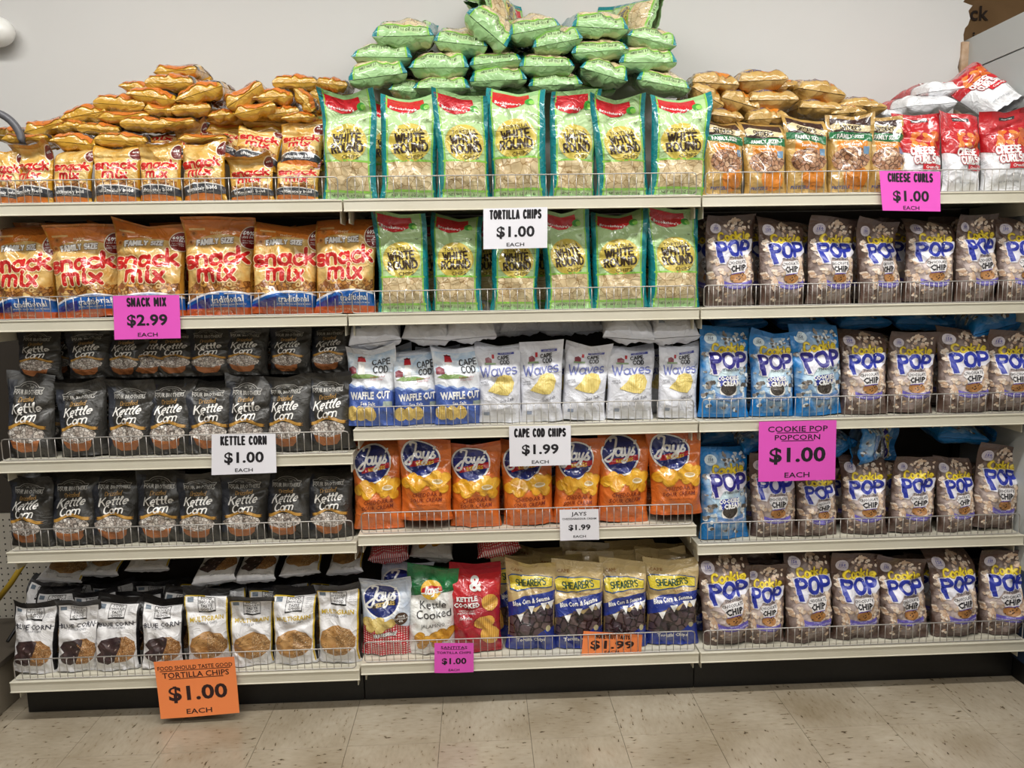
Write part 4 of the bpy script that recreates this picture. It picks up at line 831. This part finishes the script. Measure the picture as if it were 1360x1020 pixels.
# bottom shelf
for cx,yt,w,ro in ((44,802,56,4),(101,800,52,3),(151,800,64,0),(214,802,54,2)): place('blue',cx,yt,893,'L',5,w,Y=.06,roll=ro,lean=-6)
for cx,yt,w,ro in ((275,790,58,-1),(333,794,58,1),(390,789,60,0),(450,779,58,1)): place('multi',cx,yt,890,'L',5,w,Y=.06,roll=ro,lean=-6)
for cx in (70,125,185,240): place('blue',cx,788,890,'L',5,54,Y=.16,where='behind',lean=-8)
for cx in (300,360,420): place('multi',cx,784,888,'L',5,54,Y=.16,where='behind',lean=-8)
for cx,k in ((55,'blue'),(95,'blue'),(150,'blue'),(205,'blue'),(262,'multi'),(320,'multi'),(385,'multi'),(440,'multi')): place(k,cx,776,880,'L',5,54,Y=.27,where='second row behind',lean=-8)
for k,*q in (('multi',78,772,60,15,-6,.16),('multi',132,764,50,14,-3,.18),('multi',195,757,60,14,0,.18),('blue',284,773,60,17,5,.10),('blue',338,771,56,17,2,.11),('multi',398,763,56,15,3,.12),('multi',458,761,50,15,3,.13)): lie(k,*q[:6],'L',5,pitch=15)
place('gingham',513,769,872,'C',5,66,Y=.07,lean=-6,roll=0,yaw=0); place('jalapeno',572,757,874,'C',5,66,Y=.07,roll=-1,yaw=2); place('sriracha',632,758,872,'C',5,68,Y=.07,roll=-1,yaw=0)
place('jalapeno',596,752,872,'C',5,66,Y=.2,where='behind'); place('gingham',534,752,872,'C',5,66,Y=.21,where='behind'); place('sriracha',650,764,872,'C',5,60,Y=.2,where='behind')
for cx,yt,w in ((706,748,66),(769,752,68),(831,753,60),(894,749,70)): place('sesame',cx,yt,870,'C',5,w,Y=.07,roll=1,yaw=-4,lean=-5)
for cx,yt in ((690,741),(742,738),(790,740),(838,740),(880,733),(912,738)): place('sesame',cx,yt,868,'C',5,64,Y=.18,where='behind')
for cx in (715,780,850,905): place('sesame',cx,726,866,'C',5,66,Y=.28,where='second row behind')
for k,*q in (('gingham',516,742,56,28,4,.17),('gingham',663,735,62,28,12,.14),('jalapeno',572,741,60,24,-6,.2)): lie(k,*q[:6],'C',5,pitch=14)
for cx,yt,w,ro in ((966,745,72,-5),(1016,755,56,0),(1077,737,68,0),(1141,741,68,0),(1204,744,68,0),(1271,740,66,0),(1336,736,68,0)): place('choc',cx,yt,858,'R',5,w,Y=.06,roll=ro,lean=-5)
for cx in (935,1000,1046,1108,1172,1238,1304): place('choc',cx,744,858,'R',5,66,Y=.2,where='behind')
lie('choc',1005,748,70,26,-5,.14,'R',5,pitch=20)
# labels: look, then row and order, so that each one singles out its bag
grp={}
for it in LB: grp.setdefault((it[1],it[2],it[3],it[4]),[]).append(it)
for (key,s,r,wh),L in grp.items():
    sh='%s %s shelf'%(RN[r],SN[s]); g='%ss on the %s'%({'bold':'small snack mix bag'}.get(key,key+' bag').replace('green bag','green tortilla chip bag'),sh)
    L.sort(key=lambda q:q[5]); n=len(L)
    if wh=='pile' and n>5:
        zs=sorted(q[6] for q in L); nl=max(2,int(round((zs[-1]-zs[0])/.06))); layers={}
        for q in L: layers.setdefault(min(nl-1,int((q[6]-zs[0])/(zs[-1]-zs[0]+1e-6)*nl)),[]).append(q)
        for li,qs in layers.items():
            qs.sort(key=lambda q:q[5])
            for k,q in enumerate(qs): tag(q[0],'%s lying flat, %s layer up, %s from left, %s'%(SHORT[key],ORD[li],ORD[k],sh),'snack bag','lying '+g)
        continue
    for k,q in enumerate(L):
        pos='' if n==1 else '%s from left, '%ORD[k]
        w_={'front':'front row','behind':'behind the front row','pile':'lying flat above','upper row':'upper tier','upper row behind':'back of upper tier',
            'second row behind':'third row back','crowning':'tilted atop the pile','lying sideways above':'lying sideways'}[wh]
        tag(q[0],(LOOK if n==1 else SHORT if len(LOOK[key].split())>6 else LOOK)[key]+', '+pos+w_+', '+sh,'snack bag',g)
# ---------------------------------------------------------------- price cards
PINK='e655c2'; ORG='f58a4c'; WH='ecebf2'
def sign(quad,Y,col,lines,label,lean=0,ink='141018'):
    """paper card at depth Y; quad = its four corners (top left, top right, bottom right, bottom left)"""
    q=[at(x,y,Y) for x,y in quad]; W=(np.linalg.norm(q[1]-q[0])+np.linalg.norm(q[2]-q[3]))/2; H=(np.linalg.norm(q[3]-q[0])+np.linalg.norm(q[2]-q[1]))/2
    root=thing('price_card',label,'price sign',tuple((q[2]+q[3])/2)); o0=(q[2]+q[3])/2
    rd=random.Random(int(quad[0][0])); ph=rd.uniform(0,6); NX,NZ=12,10
    def S_(u,v,off=0): # u -.5..5, v 0..1
        b=q[3]*(.5-u)+q[2]*(.5+u); t=q[0]*(.5-u)+q[1]*(.5+u); p=b*(1-v)+t*v
        return p-o0+np.array([0,-(.004*math.sin(u*3+ph)*(1-v)+lean*(1-v)**1.5)-off,0])
    paper=plain('paper_card_'+col,col,.65); V=[];Fc=[]
    for side in (0,1):
        b=len(V)
        for j in range(NZ+1):
            for i in range(NX+1): V.append(S_(i/NX-.5,j/NZ,0 if side else .0006))
        for j in range(NZ):
            for i in range(NX):
                f=(b+j*(NX+1)+i,b+j*(NX+1)+i+1,b+(j+1)*(NX+1)+i+1,b+(j+1)*(NX+1)+i); Fc.append(f[::-1] if side else f)
    me=bpy.data.meshes.new('paper'); me.from_pydata([tuple(map(float,v)) for v in V],[],Fc); me.materials.append(paper); me.polygons.foreach_set('use_smooth',[True]*len(Fc)); link('paper',me,root)
    P=Print(H/W); ik=plain('card_ink',ink,.6)
    for (kd,t,v,size,*a) in lines:
        if kd=='w': P.S(ik,t,0,v,size,size*.25,2,a[0],0,0,0,.10,.17)
        elif kd=='p': P.T(ik,t,0,v,size,2,a[0],.03,res=3)
        else: P.T(ik,t,0,v,size,2,a[0],.008 if size>.07 else .012,res=2)
        if kd=='u': hw=a[1]; P.rect(ik,-hw,hw,v-(size*.5+.018)/P.H,v-(size*.5+.009)/P.H,2)
    for V,Fc2,m,l,let in P.items:
        pos=[tuple(map(float,S_(x_,z_/P.H,.0012))) for x_,z_ in V]
        me=bpy.data.meshes.new('lettering'); me.from_pydata(pos,[],[tuple(f) for f in Fc2]); me.materials.append(m)
        link('lettering' if let else 'underline',me,root)
sign([(150,393),(238,392),(241,449),(153,451)],-.012,PINK,[('w','SNACK MIX',.85,.115,.62),('p','$2.99',.44,.16,1.15),('t','EACH',.10,.06,1.4)],'pink price card reading snack mix $2.99',.006)
sign([(642,277),(727,275),(727,329),(642,331)],-.012,WH,[('w','TORTILLA CHIPS',.84,.12,.50),('p','$1.00',.42,.155,1.15),('t','EACH',.10,.055,1.4)],'white price card reading tortilla chips $1.00')
sign([(1168,227),(1249,228),(1248,281),(1170,280)],-.012,PINK,[('w','CHEESE CURLS',.84,.12,.52),('p','$1.00',.38,.16,1.15),('t','EACH',.08,.06,1.3)],'pink price card reading cheese curls $1.00',.008)
sign([(281,577),(366,576),(368,627),(281,631)],-.012,WH,[('w','KETTLE CORN',.84,.12,.56),('p','$1.00',.42,.16,1.15),('t','EACH',.10,.055,1.4)],'white price card reading kettle corn $1.00',.004)
sign([(676,566),(758,565),(758,617),(677,620)],-.012,WH,[('w','CAPE COD CHIPS',.83,.12,.50),('p','$1.99',.42,.15,1.2),('t','EACH',.10,.055,1.4)],'white price card reading $1.99 under the wavy chip bags')
sign([(1008,560),(1111,558),(1109,637),(1006,639)],-.012,PINK,[('u','COOKIE POP',.87,.07,1.3,.27),('u','POPCORN',.73,.065,1.35,.21),('p','$1.00',.44,.175,1.25),('t','EACH',.10,.065,1.4)],'large pink price card reading popcorn $1.00',.004)
sign([(743,677),(795,676),(796,717),(744,718)],-.012,WH,[('t','JAYS',.86,.095,1.4),('t','CHEDDAR&SOUR CREAM',.70,.048,1.1),('p','$1.99',.42,.135,1.25),('t','EACH',.12,.06,1.5)],'small white price card reading cheddar and sour cream $1.99')
sign([(577,854),(629,854),(629,893),(577,893)],-.069,PINK,[('u','SANTITAS',.85,.075,1.4,.26),('t','TORTILLA CHIPS',.68,.06,1.35),('p','$1.00',.40,.15,1.25),('t','EACH',.10,.055,1.4)],'small pink price card reading $1.00 below the red chip bag')
sign([(204,879),(311,872),(320,943),(217,950)],-.075,ORG,[('u','FOOD SHOULD TASTE GOOD',.87,.05,.95,.44),('u','TORTILLA CHIPS',.74,.07,1.1,.34),('p','$1.00',.42,.17,1.3),('t','EACH',.10,.06,1.5)],'orange price card hanging from the bottom left shelf',.02,'2a1010')
sign([(775,838),(853,843),(852,868),(772,870)],-.044,ORG,[('w','HONEYNUT TARTS',.82,.062,.72),('p','$1.99',.46,.13,1.7),('t','EACH',.13,.045,1.5)],'orange price card slipped behind the wire fence',0,'2a1010')
